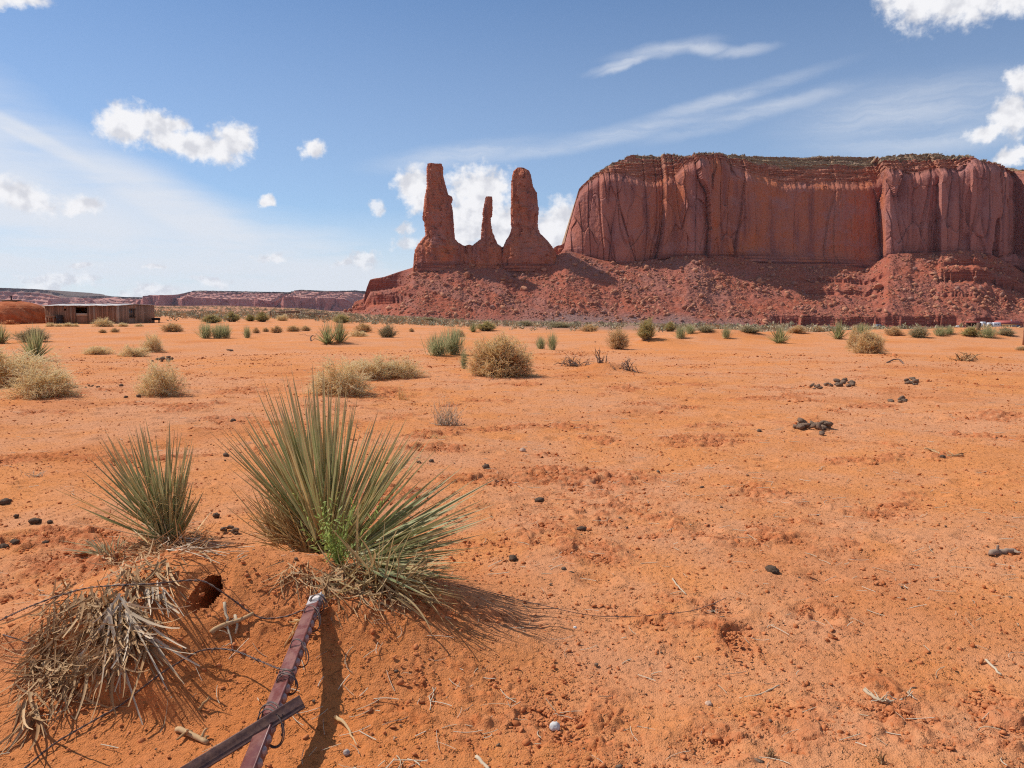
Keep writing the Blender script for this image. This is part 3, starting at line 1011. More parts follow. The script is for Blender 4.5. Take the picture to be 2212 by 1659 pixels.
def spire(name, L, R, label, seed, depth=0.75, dy=0.0, ybot=None):
    """L, R: left and right outlines (x, y in layout pixels), top first"""
    Y0 = YB + dy
    L = sorted(L, key=lambda p: p[1]); R = sorted(R, key=lambda p: p[1])
    y0 = min(L[0][1], R[0][1]); y1 = max(L[-1][1], R[-1][1]) if ybot is None else ybot
    ys = np.concatenate([np.linspace(y0, y0 + 4, 6)[:-1], np.linspace(y0 + 4, y1, 170)])
    xl = np.interp(ys, [p[1] for p in L], [p[0] for p in L]); xr = np.interp(ys, [p[1] for p in R], [p[0] for p in R])
    jg = (ys - y0).clip(0, 6) / 6
    xl = xl + jg * (n2(ys / 3.1, 0 * ys + seed, 330) * 1.3 + n2(ys / 1.3, 0 * ys + seed, 331) * .6)
    xr = xr + jg * (n2(ys / 3.3, 0 * ys + seed, 332) * 1.3 + n2(ys / 1.3, 0 * ys + seed, 333) * .6)
    z = z_at(ys, Y0)
    Xl, Xr = x_at(xl, Y0, ys), x_at(xr, Y0, ys)
    cx, hw = (Xl + Xr) / 2, np.maximum((Xr - Xl) / 2, 0.6)
    nsm = np.convolve(np.pad(hw, 12, mode='edge'), np.ones(25) / 25, 'valid')
    hd = nsm * depth + 2
    k = 120
    a = np.arange(k) / k * 2 * math.pi
    # squarish section, flat-sided like jointed sandstone
    ca, sa = np.cos(a), np.sin(a)
    p = 0.62
    ux = np.sign(ca) * np.abs(ca) ** p; uy = np.sign(sa) * np.abs(sa) ** p
    X = cx[:, None] + hw[:, None] * ux
    Yy = Y0 + hd[:, None] * uy
    Z = np.repeat(z[:, None], k, 1)
    per = np.where(np.abs(ca) > np.abs(sa), Yy, X) + 100 * seed
    f, e = facets(per, Z, 14, 30, 300 + seed, 5.0, 1.3)
    f2_, _ = facets(per, Z, 5.5, 11, 320 + seed, 2.4, 1.2)
    d = f + f2_ + 2.2 * sstep(0.06, 0.0, e) + fbm(per / 5.0, Z / 30.0, 3, 310 + seed) * 1.5 + fbm(per / 3.0, Z / 3.0, 3, 311 + seed) * 1.1 + n2(per / 30.0, Z / 3.2, 316 + seed) * 0.7
    t = (z[0] - z) / (z[0] - z[-1])
    strat = n2(per / 60.0, Z / 1.9, 315 + seed) * 1.0 * sstep(0.86, 0.97, t)[:, None]
    side = np.abs(uy) ** 1.5                      # keep the outline, carve the faces
    amp = (0.22 + 0.78 * side)
    d = (d + strat) * amp * np.clip(hw / 14, 0.25, 1)[:, None]
    X = X + d * ca * 0.35; Yy = Yy + d * uy * 0.8
    V = np.stack([X, Yy, Z], -1).reshape(-1, 3)
    F4 = grid_faces(len(ys), k, close=True)
    V = np.vstack([V, [[cx[0], Y0, z[0] + 0.5]]])
    aidx = np.arange(k)
    F3 = np.stack([np.full(k, len(V) - 1), (aidx + 1) % k, aidx], 1)
    C = np.zeros((len(V), 3)); C[:-1, 0] = np.repeat(sstep(0.88, 0.95, t), k); C[:, 2] = 0.1
    o = mesh_obj(name, V, [F4, F3], M['cliff'], None, False, C)
    if label: tag(o, label, 'rock spire', 'sandstone spires beside the mesa')
    return o


g5 = lambda pts: [(829.5 + 0.25 * a, 311 + 0.25 * b) for a, b in pts]
spire('rock_spire', g5([(378, 178), (370, 215), (370, 280), (370, 370), (356, 440), (346, 560), (335, 662), (349, 672), (352, 740), (356, 795), (330, 822), (300, 862), (270, 920), (265, 1065), (255, 1110)]),
      g5([(500, 176), (511, 210), (510, 280), (528, 340), (546, 400), (556, 442), (588, 456), (590, 490), (578, 510), (594, 580), (604, 720), (611, 815), (640, 850), (700, 885), (715, 1000), (715, 1110)]),
      'tallest thickest red rock spire, leftmost of the three, with a notch on its right shoulder', 1, 0.62)
spire('rock_spire', g5([(880, 458), (875, 480), (862, 540), (850, 600), (855, 640), (845, 700), (840, 800), (835, 822), (800, 848), (770, 880), (755, 1000), (755, 1110)]),
      g5([(935, 458), (937, 560), (934, 625), (922, 640), (926, 700), (936, 760), (958, 812), (982, 868), (1022, 893), (1032, 1000), (1032, 1110)]),
      'slender low red rock spire standing between the two thick spires', 2, 0.8)
spire('rock_spire', g5([(1150, 210), (1118, 240), (1108, 290), (1102, 330), (1098, 500), (1095, 680), (1102, 730), (1085, 790), (1058, 835), (1030, 893), (1010, 1000), (1010, 1110)]),
      g5([(1205, 209), (1255, 236), (1272, 290), (1286, 370), (1320, 430), (1333, 560), (1328, 720), (1345, 772), (1392, 822), (1430, 862), (1476, 925), (1486, 960), (1495, 1060)]),
      'broad round-topped red rock spire nearest the mesa', 3, 0.62)


def ridge(name, pts, y_foot, Y0, half, seed):
    """a low rock wall whose top follows a line of layout pixels"""
    pts = colx(pts)
    xs = np.arange(pts[0][0], pts[-1][0], 0.75)
    top = z_at(interp(xs, pts), Y0); bot = np.full_like(top, float(z_at(y_foot, Y0)))
    X = x_at(xs, Y0)
    t = np.linspace(0, 1, 40)[:, None]
    Z = bot + (top + fbm(X / 4, 0 * X, 3, seed) * 0.9 - bot) * np.concatenate([t, t[::-1]])
    Xg = np.broadcast_to(X, Z.shape)
    d = facets(Xg, Z, 11, 14, seed, 5.0, 0.9)[0] + fbm(Xg / 3.5, Z / 5.0, 3, seed + 9) * 1.2
    w = half * (1.25 - 0.8 * np.concatenate([t, t[::-1]]))
    sg = np.concatenate([-np.ones(40), np.ones(40)])[:, None]
    Yg = Y0 + sg * (w + d)
    C = np.zeros(Z.shape + (3,)); C[..., 0] = sstep(0.22, 0.12, np.concatenate([t, t[::-1]])); C[..., 2] = .1
    o = mesh_obj(name, np.stack([Xg, Yg, Z], -1).reshape(-1, 3), grid_faces(80, len(xs)), M['cliff'], None, False, C.reshape(-1, 3))
    tag(o, kind='structure')


ridge('spire_ridge', g5([(560, 840), (605, 818), (640, 852), (668, 872), (700, 882), (738, 873), (770, 880), (800, 852), (835, 838), (880, 850), (950, 850), (985, 872), (1022, 893), (1045, 878), (1090, 860)]), 590, YB + 4, 17, 401)
ridge('spire_plinth', g5([(262, 1010), (268, 948), (400, 930), (500, 925), (620, 905), (720, 912), (840, 905), (960, 915), (1040, 908), (1150, 925), (1300, 920), (1420, 915), (1482, 940), (1492, 1000)]), 596, YB, 24, 421)
ridge('saddle_rock', g5([(1440, 940), (1470, 895), (1500, 880), (1525, 878), (1548, 862), (1565, 868), (1590, 900), (1640, 1000)]), 575, YB + 70, 14, 411)


# ------------------------------------------------------------------ boulders and rubble on the talus
def proj(P):
    P = np.asarray(P, float)
    y = P[..., 1]; z = P[..., 2] - HC
    w = math.cos(PITCH) * y - math.sin(PITCH) * z
    u = math.sin(PITCH) * y + math.cos(PITCH) * z
    return CX + P[..., 0] / w * FD, CY - u / w * FD


TX, TP, TT, TLAY, TXP = TAL
TPX, TPY = proj(TP)


def talus_at(px, py):
    k = np.argmin((TPX - px) ** 2 + (TPY - py) ** 2)
    return TP.reshape(-1, 3)[k]


def build_rubble():
    r = np.random.default_rng(5)
    n = 46000
    i = r.integers(4, TP.shape[0] - 4, n); j = r.integers(2, TP.shape[1] - 40, n)
    dens = 0.5 + 0.5 * np.tanh(2.0 * fbm(TP[i, j, 0] / 60.0, TP[i, j, 2] / 30.0, 3, 130) + 0.4)
    dens = dens * (1 - TLAY[i, j] * 0.85) * np.where(TT[i, j] < 0.05, 0.35, 1) * np.where(TXP[i, j] < 860, 0.4, 1)
    keep = r.random(n) < dens
    i, j = i[keep], j[keep]
    s = np.clip(0.60 * r.random(len(i)) ** -0.52, 0.6, 6.5)
    p = TP[i, j].copy(); p[:, 2] += s * 0.12
    big = s > 1.9
    V1, F1, C1 = scatter(rock_protos(9, 1, 0.6, 9, 3), p[big], s[big], 6, 0.72, 0.5)
    V2, F2, C2 = scatter(chip_protos(9, 60), p[~big], s[~big], 7, 0.8, 0.4)
    V, F, C = np.vstack([V1, V2]), np.vstack([F1, F2 + len(V1)]), np.vstack([C1, C2])
    o = mesh_obj('rubble', V, F, M['rubble'], None, False, C)
    tag(o, kind='stuff')


build_rubble()
BOULD = [  # px, py, width, label
    (1896, 616, 26, 'huge pale squarish boulder alone on the right part of the talus slope'),
    (1009, 591, 25, 'dark red rounded boulder on the slope below the leftmost spire'),
    (1088, 600, 17, 'big pointed boulder in the cluster below the slender middle spire'),
    (1103, 606, 15, 'dark boulder leaning on the pointed one below the middle spire'),
    (1131, 622, 18, 'large pale boulder under the broad spire, halfway down the slope'),
    (1176, 582, 14, 'upright angular boulder just under the foot of the broad spire'),
    (1383, 567, 13, 'rounded boulder close under the foot of the mesa wall'),
    (1700, 580, 10, 'small blocky boulder in the shade below the smooth alcove wall'),
    (1603, 616, 14, 'tall pale block on the slope below the long mesa wall'),
    (1555, 619, 13, 'dark angular boulder left of the tall pale block'),
    (2022, 643, 17, 'flat-topped pale boulder low on the right part of the slope'),
    (2026, 601, 16, 'slanting light slab on the slope left of the stepped ledges'),
    (2018, 692, 17, 'rounded boulder lying above the low dark scarp at the slope foot'),
    (2002, 682, 16, 'light boulder second from the low dark scarp'),
    (1168, 676, 13, 'dark boulder at the bottom of the slope above the grey apron'),
    (932, 674, 14, 'flat pale boulder at the left bottom of the talus slope'),
    (1665, 665, 14, 'reddish boulder low on the slope near the scarp start'),
    (2130, 640, 13, 'dark red boulder right of the flat-topped pale one'),
]
_bp = rock_protos(6, 3, 0.25, 9, 31)
for k, (px, py, w, lab) in enumerate(BOULD):
    p = talus_at(px, py + w * 0.25)
    s = w / FD * p[1] / 2
    V, F = _bp[k % len(_bp)]
    V = V * np.array([1.08, 0.95, 0.72]) * s
    V = V + (n2(V[:, 0] / s * 2.5 + k * 3, V[:, 2] / s * 2.5 + V[:, 1] / s, 140) * 0.07 * s)[:, None] * V / s
    c = np.zeros((len(V), 3)); c[:, 0] = 0.95 if 'pale' in lab or 'light' in lab else (0.1 if 'dark' in lab else 0.55)
    o = mesh_obj('boulder', V, F, M['rubble'], None, False, c, (p[0], p[1], p[2] + s * 0.25))
    o.rotation_euler = (0.1 * (k % 3 - 1), 0.12 * (k % 2), k * 1.3)
    tag(o, lab, 'boulder', 'boulders on the talus slope')


# ------------------------------------------------------------------ distant tableland on the left
def build_far():
    YF = 6200.0
    SK = [(-160, 618), (-60, 622), (0, 624), (32, 627), (60, 632), (80, 637), (92, 645), (99, 647), (103, 641.5), (112, 641), (130, 640.5), (160, 639.5), (195, 640.5), (225, 641.7), (270, 643), (305, 643.5), (312, 638),
          (318, 636.5), (325, 637.5), (350, 636), (360, 631), (370, 627.5), (425, 628), (553, 630.5), (590, 631), (603, 628.5), (618, 625.5), (653, 627.5), (703, 628.5), (740, 627), (785, 630), (860, 634), (1000, 640)]
    RM = [(-160, 664), (100, 664), (104, 646), (112, 645), (118, 664), (180, 662), (190, 647), (200, 650), (215, 664), (290, 662), (298, 648), (304, 648), (310, 640), (318, 637.5), (332, 638), (352, 638), (372, 642), (388, 647), (398, 643), (404, 640), (425, 642), (462, 645),
          (500, 646), (553, 646), (585, 650), (598, 655), (602, 662), (607, 655), (612, 641), (640, 641), (660, 644), (703, 643), (740, 645), (757, 652), (765, 660), (860, 655), (1000, 652)]
    BS = [(-160, 668), (100, 668), (240, 668), (330, 667), (553, 672), (760, 678), (1000, 682)]
    DP = [(-160, 300), (100, 300), (296, 200), (312, -60), (352, -80), (375, 120), (400, -20), (480, 60), (553, 80), (590, 90), (600, 260), (614, -60), (660, 0), (740, 40), (765, 200), (1000, 0)]
    xs = np.arange(-150, 980, 0.9)
    d0 = YF + interp(xs, DP)
    X = x_at(xs, d0)
    zb = z_at(interp(xs, BS), d0); zr = np.maximum(z_at(interp(xs, RM), d0), zb + 1)
    zr = zr + fbm(X / 60.0, 0 * X, 4, 501) * 5
    zs = np.maximum(z_at(interp(xs, SK), d0 + 420), zr + 2)
    t = np.linspace(0, 1, 60)[:, None]
    Z1 = zb + (zr - zb) * t
    X1 = np.broadcast_to(X, Z1.shape)
    D1 = d0 + 15 * t + facets(X1, Z1, 130, 160, 511, 60, 0.8)[0] + fbm(X1 / 40.0, Z1 / 200.0, 4, 512) * 16
    D1 = D1 - 130 * (1 - sstep(0.0, 0.16, t)) * (1 - t * 6).clip(0, 1)
    u = np.linspace(0, 1, 50)[1:, None]
    st = u * 5; fr = st - np.floor(st)
    Z2 = zr + (zs - zr) * ((np.floor(st) + sstep(0.3, 1.0, fr)) / 5)
    D2 = D1[-1] + 420 * ((np.floor(st) + sstep(0.0, 0.7, fr)) / 5) + fbm(X1[:1] / 80.0 + 0 * u, u * 3, 4, 513) * 45 * u
    Z2 = Z2 + fbm(X1[:1] / 25.0 + 0 * u, u * 4, 3, 514) * 2.5 * u
    w = np.array([0.2, 1.0])[:, None]
    D3 = D2[-1] + 900 * w; Z3 = Z2[-1] - 12 * w
    V = np.stack([np.broadcast_to(X, (60 + 49 + 2, len(xs))), np.vstack([D1, D2, D3]), np.vstack([Z1, Z2, Z3])], -1)
    C = np.zeros(V.shape)
    C[60:, :, 2] = 1
    C[40:60, :, 2] = np.where(zr - zb < 40, 1, 0)
    C[:60, :, 2] = np.maximum(C[:60, :, 2], sstep(60, 30, zr - zb))
    veg = sstep(0.80, 0.93, u + 0.05 * n2(X1[:1] / 60, u * 3, 515))
    C[60:109, :, 0] = veg * 0.85
    C[109:, :, 0] = 0.85
    o = mesh_obj('distant_cliffs', V.reshape(-1, 3), grid_faces(V.shape[0], len(xs)), M['far'], None, False, C.reshape(-1, 3))
    tag(o, kind='structure')


build_far()


# ------------------------------------------------------------------ plant materials
def plant_mat(name, a, b, edge=None, tip=None, dark=None, rough=0.75, trans=0.3):
    def fn(N, bs):
        e, r, t = vcol_of(N)
        c = N.mix(r, a, b)
        if dark: c = N.mix(N.mapr(r, 0.76, 0.92), c, dark)
        if tip: c = N.mix(N.mapr(t, 0.55, 1.0), c, tip)
        if edge: c = N.mix(N.mapr(e, 0.62, 0.95, 0, 0.85), c, edge)
        N.l.new(c, bs.inputs['Base Color'])
        if trans:
            tl = N.node('ShaderNodeBsdfTranslucent')
            N.l.new(c, tl.inputs['Color'])
            mx = N.node('ShaderNodeMixShader')
            mx.inputs[0].default_value = trans
            N.l.new(bs.outputs[0], mx.inputs[1]); N.l.new(tl.outputs[0], mx.inputs[2])
            N.l.new(mx.outputs[0], N.n['Material Output'].inputs[0])
    return material(name, fn, rough, 0.25)


M['yucca'] = plant_mat('yucca_leaf', (0.255, 0.285, 0.11), (0.385, 0.385, 0.175), (0.66, 0.54, 0.30), (0.44, 0.33, 0.16), (0.52, 0.37, 0.15), 0.5, 0.24)
M['yucca_far'] = plant_mat('yucca_leaf_small', (0.29, 0.32, 0.14), (0.44, 0.43, 0.2), None, (0.52, 0.45, 0.24), (0.48, 0.38, 0.18), 0.6, 0.4)
M['dry_yucca'] = plant_mat('dry_yucca_leaf', (0.42, 0.27, 0.10), (0.56, 0.40, 0.19), (0.60, 0.48, 0.28), None, (0.30, 0.165, 0.065), 0.65)
M['straw'] = plant_mat('straw', (0.88, 0.66, 0.35), (0.93, 0.78, 0.50), None, (0.95, 0.85, 0.60), (0.72, 0.48, 0.24), 0.8, 0.62)
M['tumble'] = plant_mat('tumbleweed_twig', (0.84, 0.56, 0.27), (0.91, 0.69, 0.40), None, (0.93, 0.77, 0.48), (0.60, 0.33, 0.14), 0.8, 0.58)
M['wood_twig'] = plant_mat('weathered_twig', (0.20, 0.12, 0.08), (0.36, 0.26, 0.19), None, None, (0.12, 0.06, 0.04), 0.85, 0)
M['brown_bush'] = plant_mat('brown_twig', (0.70, 0.47, 0.24), (0.82, 0.60, 0.35), None, (0.86, 0.67, 0.41), None, 0.8, 0.55)
M['dead'] = plant_mat('dead_yucca_leaf', (0.40, 0.225, 0.10), (0.62, 0.41, 0.22), None, None, (0.24, 0.12, 0.05), 0.85, 0.1)
M['dead_pale'] = plant_mat('pale_dead_leaf', (0.48, 0.345, 0.22), (0.72, 0.585, 0.43), None, None, (0.33, 0.195, 0.10), 0.85, 0.1)
M['bleached'] = plant_mat('bleached_twig', (0.56, 0.42, 0.27), (0.74, 0.62, 0.46), None, None, None, 0.8, 0.2)
M['green'] = plant_mat('green_stem', (0.33, 0.35, 0.175), (0.48, 0.46, 0.235), None, (0.56, 0.50, 0.26), None, 0.7, 0.5)
M['grey_green'] = plant_mat('grey_green_stem', (0.40, 0.36, 0.205), (0.55, 0.47, 0.28), None, (0.62, 0.51, 0.31), None, 0.75, 0.4)
M['olive'] = plant_mat('yellow_green_stem', (0.46, 0.415, 0.175), (0.63, 0.54, 0.25), None, (0.70, 0.60, 0.29), None, 0.75, 0.45)
M['fresh'] = plant_mat('fresh_green_leaf', (0.30, 0.40, 0.09), (0.44, 0.50, 0.15), None, None, None, 0.5, 0.4)


def m_scrub(N, b):
    e, r, t = vcol_of(N)
    c = N.mix(N.mapr(r, 0.0, 0.55, smooth=False), (0.26, 0.235, 0.15), (0.38, 0.33, 0.21))
    c = N.mix(N.mapr(r, 0.5, 0.95), c, (0.54, 0.41, 0.245))
    N.l.new(c, b.inputs['Base Color'])


M['scrub'] = material('scrub_leaf', m_scrub, 0.9, 0.1)


def leaf_clump(n, seed, size=0.22):
    r = np.random.default_rng(seed)
    th = r.random(n) * 6.283; q = r.random(n) ** 0.5
    P = np.stack([np.cos(th) * q * 0.5, np.sin(th) * q * 0.5, (0.08 + 0.9 * r.random(n)) * np.sqrt(np.clip(1 - q * q * 0.85, 0, 1)) * 0.62], 1)
    a = r.normal(0, 1, (n, 3)); a[:, 2] = np.abs(a[:, 2]) + 0.5; a /= np.linalg.norm(a, axis=1, keepdims=True)
    b = np.cross(a, r.normal(0, 1, (n, 3))); b /= np.linalg.norm(b, axis=1, keepdims=True)
    s = size * r.uniform(0.6, 1.3, (n, 1))
    V = np.stack([P - b * s * 0.22, P + b * s * 0.22, P + a * s * 0.8 + b * s * .08, P + a * s * 0.8 - b * s * .08], 1).reshape(-1, 3)
    V[:, 2] = np.maximum(V[:, 2], -0.02)
    F = np.arange(n * 4).reshape(-1, 4)
    return V, F


def build_scrub():
    r = np.random.default_rng(17)
    P = []; S = []
    n = 60000
    az = np.radians(r.uniform(-41, 43, n)); rr = 58 * (1250 / 58) ** r.random(n)
    x, y = rr * np.sin(az), rr * np.cos(az)
    azd = np.degrees(az)
    d = 0.5 + 0.5 * np.tanh(3 * fbm(x / 35.0, y / 35.0, 3, 601))
    right = sstep(-9, -2, azd)
    lo = 66 + (1 - right) * 26 + 12 * n2(x / 25, y / 25, 602)
    p = d * sstep(0, 1, (rr - lo) / 25) * (0.13 + 0.27 * (1 - right)) * np.where(rr > 900, 0.55, 1)
    # nothing in front of or inside the sheds, and open ground round them
    p = p * np.where((azd < -23) & (rr < 130), 0.04, 1) * np.where((azd > 29.3) & (azd < 34.5) & (rr > 320), 0.15, 1)
    k = r.random(n) < p
    x, y, rr = x[k], y[k], rr[k]
    s = r.uniform(0.5, 1.45, len(x)) * np.where(rr > 300, 1.15, 1)
    pos = np.stack([x, y, H(x, y) - 0.03], 1)
    protos = [leaf_clump(26 if q < 3 else 40, 620 + q, 0.3) for q in range(6)]
    V, F, C = scatter(protos, pos, s, 9, 0.95, 0.0)
    o = mesh_obj('scrub', V, F, M['scrub'], None, False, C)
    tag(o, kind='stuff')
    # the same kind of bushes on the mesa top
    rows = MESA_V[250:]
    NM = 7000
    i = np.minimum(r.integers(62, 130, NM), rows.shape[0] - 6); j = r.integers(90, rows.shape[1] - 30, NM)
    f = r.random(NM)[:, None]
    pos = rows[i, j] * (1 - f) + rows[np.minimum(i + 1, rows.shape[0] - 2), j] * f
    V, F, C = scatter([leaf_clump(14, 640 + q, 0.5) for q in range(4)], pos, r.uniform(0.9, 2.6, NM), 10, 1.0, 0.0)
    o = mesh_obj('mesa_top_scrub', V, F, M['scrub'], None, False, C)
    tag(o, kind='stuff')


build_scrub()


# ------------------------------------------------------------------ plants: prototypes
def dome_dirs(r, n, lo, hi):
    a = r.random(n) * 6.283
    e = np.radians(r.uniform(lo, hi, n))
    return np.stack([np.cos(a) * np.cos(e), np.sin(a) * np.cos(e), np.sin(e)], 1)


def bush_mesh(seed, n_stem, n_twig, lo, hi, lean=0.3, r_stem=0.006, r_twig=0.0035, twig_len=0.16, curl=0.05, belly=0.55, spread=0.10, up=0.15, qlo=0.66):
    """unit bush, 1 wide and 1 tall, standing on its root; returns (stems, twigs)"""
    r = np.random.default_rng(seed)
    d = dome_dirs(r, n_stem, lo, hi)
    q = r.uniform(qlo, 1.03, n_stem)
    lump = 1 + 0.34 * n2(d[:, 0] * 1.7 + seed, d[:, 1] * 1.7 + d[:, 2] * 1.3, 700)
    tip = d * np.array([0.5, 0.5, 1.0]) * (q * lump)[:, None]
    root = np.stack([r.normal(0, spread, n_stem), r.normal(0, spread, n_stem), np.full(n_stem, -0.03)], 1) * 0.6
    mid = root * 0.5 + tip * 0.5 + np.stack([tip[:, 0] * (belly - 0.5), tip[:, 1] * (belly - 0.5), np.full(n_stem, lean * -0.12)], 1)
    mid += r.normal(0, curl, mid.shape)
    t = np.linspace(0, 1, 6)[None, :, None]
    P = (1 - t) ** 2 * root[:, None] + 2 * t * (1 - t) * mid[:, None] + t * t * tip[:, None]
    P += r.normal(0, curl * 0.22, P.shape) * t
    R = r_stem * (1 - 0.65 * t[..., 0]) * np.ones((n_stem, 1))
    V1, F1, id1 = tubes(P, R, 3)
    rr = r.random(n_stem)
    C1 = np.zeros((len(V1), 3)); C1[:, 1] = rr[id1]; C1[:, 2] = np.tile(np.repeat(np.linspace(0, 1, 6), 3), n_stem)
    tw = None
    if n_twig:
        k = r.integers(0, n_stem, n_twig); u = r.uniform(0.35, 1.0, n_twig) ** 0.7
        f = u * 5; a = np.minimum(f.astype(int), 4); w = (f - a)[:, None]
        b = P[k, a] * (1 - w) + P[k, a + 1] * w
        dd = d[k] * 0.8 + r.normal(0, 0.75, (n_twig, 3)) + np.array([0, 0, up])
        dd /= np.linalg.norm(dd, axis=1, keepdims=True)
        L = twig_len * r.uniform(0.5, 1.3, n_twig)
        tt = np.array([0, 0.5, 1.0])[None, :, None]
        Q = b[:, None] + dd[:, None] * L[:, None, None] * tt + (r.normal(0, 0.35, (n_twig, 3)) * L[:, None])[:, None] * tt * tt
        Q[..., 2] = np.maximum(Q[..., 2], 0.0)
        V2, F2, id2 = tubes(Q, r_twig * np.array([1, 0.9, 0.5])[None] * np.ones((n_twig, 1)), 3)
        r2 = r.random(n_twig)
        C2 = np.zeros((len(V2), 3)); C2[:, 1] = r2[id2]; C2[:, 2] = np.clip(np.repeat(u, 9) + np.tile(np.repeat([-.1, 0, .1], 3), n_twig), 0, 1)
        tw = (V2, F2, C2)
    return (V1, F1, C1), tw


def yucca_mesh(seed, n, lo=12, hi=88, L=1.0, W=0.03, spread=0.05, bias=(0, 0, 0)):
    r = np.random.default_rng(seed)
    d = dome_dirs(r, n, lo, hi) + np.array(bias)
    base = np.stack([r.normal(0, spread, n), r.normal(0, spread, n), np.abs(r.normal(0, spread * 0.6, n))], 1)
    return blades(base, d, L * r.uniform(0.75, 1.08, n), W * r.uniform(0.7, 1.2, n), r.normal(0.04, 0.04, n), 5, 0.3, rng=r)


_protos = {}


def proto(kind):
    """a hidden-from-nobody first copy is made the first time a kind is used"""
    if kind in _protos: return _protos[kind]
    K = []
    if kind == 'tumbleweed':
        for s in (1, 2):
            K.append([('stems', bush_mesh(710 + s, 460, 9000, -6, 88, r_stem=0.0045, r_twig=0.0034, twig_len=0.11, curl=0.07, belly=0.72, spread=0.10), 'tumble', 'wood_twig')])
    elif kind == 'dry_bush':
        for s in (1, 2, 3):
            K.append([('stems', bush_mesh(720 + s, 230, 2900, 2, 72, r_stem=0.0035, r_twig=0.0034, twig_len=0.13, curl=0.08, belly=0.62, spread=0.22), 'straw', 'brown_bush')])
    elif kind == 'brown_bush':
        for s in (1, 2):
            K.append([('stems', bush_mesh(730 + s, 420, 2000, 10, 88, r_stem=0.007, r_twig=0.006, twig_len=0.14, curl=0.03, belly=0.6, spread=0.10), 'brown_bush', 'brown_bush')])
    elif kind == 'grey_shrub':
        for s in (1, 2):
            K.append([('stems', bush_mesh(750 + s, 340, 1700, 14, 86, r_stem=0.006, r_twig=0.006, twig_len=0.18, curl=0.04, belly=0.58, spread=0.22, up=0.7, qlo=0.5), 'grey_green', 'grey_green')])
    elif kind == 'yellow_shrub':
        for s in (1, 2):
            K.append([('stems', bush_mesh(760 + s, 340, 3200, 18, 88, r_stem=0.007, r_twig=0.006, twig_len=0.15, curl=0.03, belly=0.62, spread=0.14, up=0.6, qlo=0.6), 'olive', 'wood_twig')])
    out = []
    for (nm, (st, tw), mt, ms) in [k[0] for k in K]:
        a = mesh_obj('stems', st[0], st[1], M[ms], None, True, st[2])
        b = mesh_obj('twigs', tw[0], tw[1], M[mt], None, True, tw[2]) if tw else None
        out.append((a, b, [False]))
    if kind == 'green_shrub':
        for s in (1, 2, 3):
            V, F, C = yucca_mesh(740 + s, 300, 28, 88, 1.0, 0.022, 0.17)
            a = mesh_obj('stems', V, F, M['green'], None, True, C)
            V, F, C = yucca_mesh(745 + s, 90, -5, 40, 0.45, 0.02, 0.16)
            b = mesh_obj('dry_stems', V, F, M['straw'], None, True, C)
            out.append((a, b, [False]))
    if kind == 'yucca':
        for s in (1, 2, 3):
            V, F, C = yucca_mesh(770 + s, 150, 18, 86, 1.0, 0.040, 0.05)
            a = mesh_obj('leaves', V, F, M['yucca_far'], None, True, C)
            V, F, C = yucca_mesh(780 + s, 60, -35, 15, 0.55, 0.045, 0.06)
            b = mesh_obj('dead_leaves', V, F, M['dead'], None, True, C)
            out.append((a, b, [False]))
    _protos[kind] = out
    return out


_cnt = {}
CATS = {'tumbleweed': 'tumbleweed', 'dry_bush': 'dry bush', 'brown_bush': 'dry bush', 'green_shrub': 'shrub', 'grey_shrub': 'shrub', 'yellow_shrub': 'shrub', 'yucca': 'yucca'}


def plant(kind, px, py, w, h, label, group=None, rz=None, sink=0.02, name=None, lean=0.0):
    p = hit(px, py)
    dist = math.hypot(p[0], p[1])
    W, Hh = w / FD * dist, h / FD * dist
    if px > 1100 and py < 732 and kind != 'yucca': Hh *= 0.86
    ps = proto(kind)
    k = _cnt.get(kind, 0); _cnt[kind] = k + 1
    a, b, used = ps[k % len(ps)]
    root = empty(name or kind, (p[0], p[1], p[2] - sink), (k * 2.39) % 6.28 if rz is None else rz, label, CATS[kind], group)
    fx = 1.06 if kind == 'dry_bush' else 0.90
    sc = (W * fx, W * fx, Hh * (0.86 if kind == 'dry_bush' else 0.9)) if kind not in ('yucca', 'green_shrub') else (W / 1.55, W / 1.55, Hh * 1.02)
    root.scale = sc
    if lean: root.rotation_euler = (0, lean, 0)
    for o in (a, b):
        if o is None: continue
        c = o if not used[0] else o.copy()
        if used[0]: COL.objects.link(c)
        c.parent = root
    used[0] = True
    return root


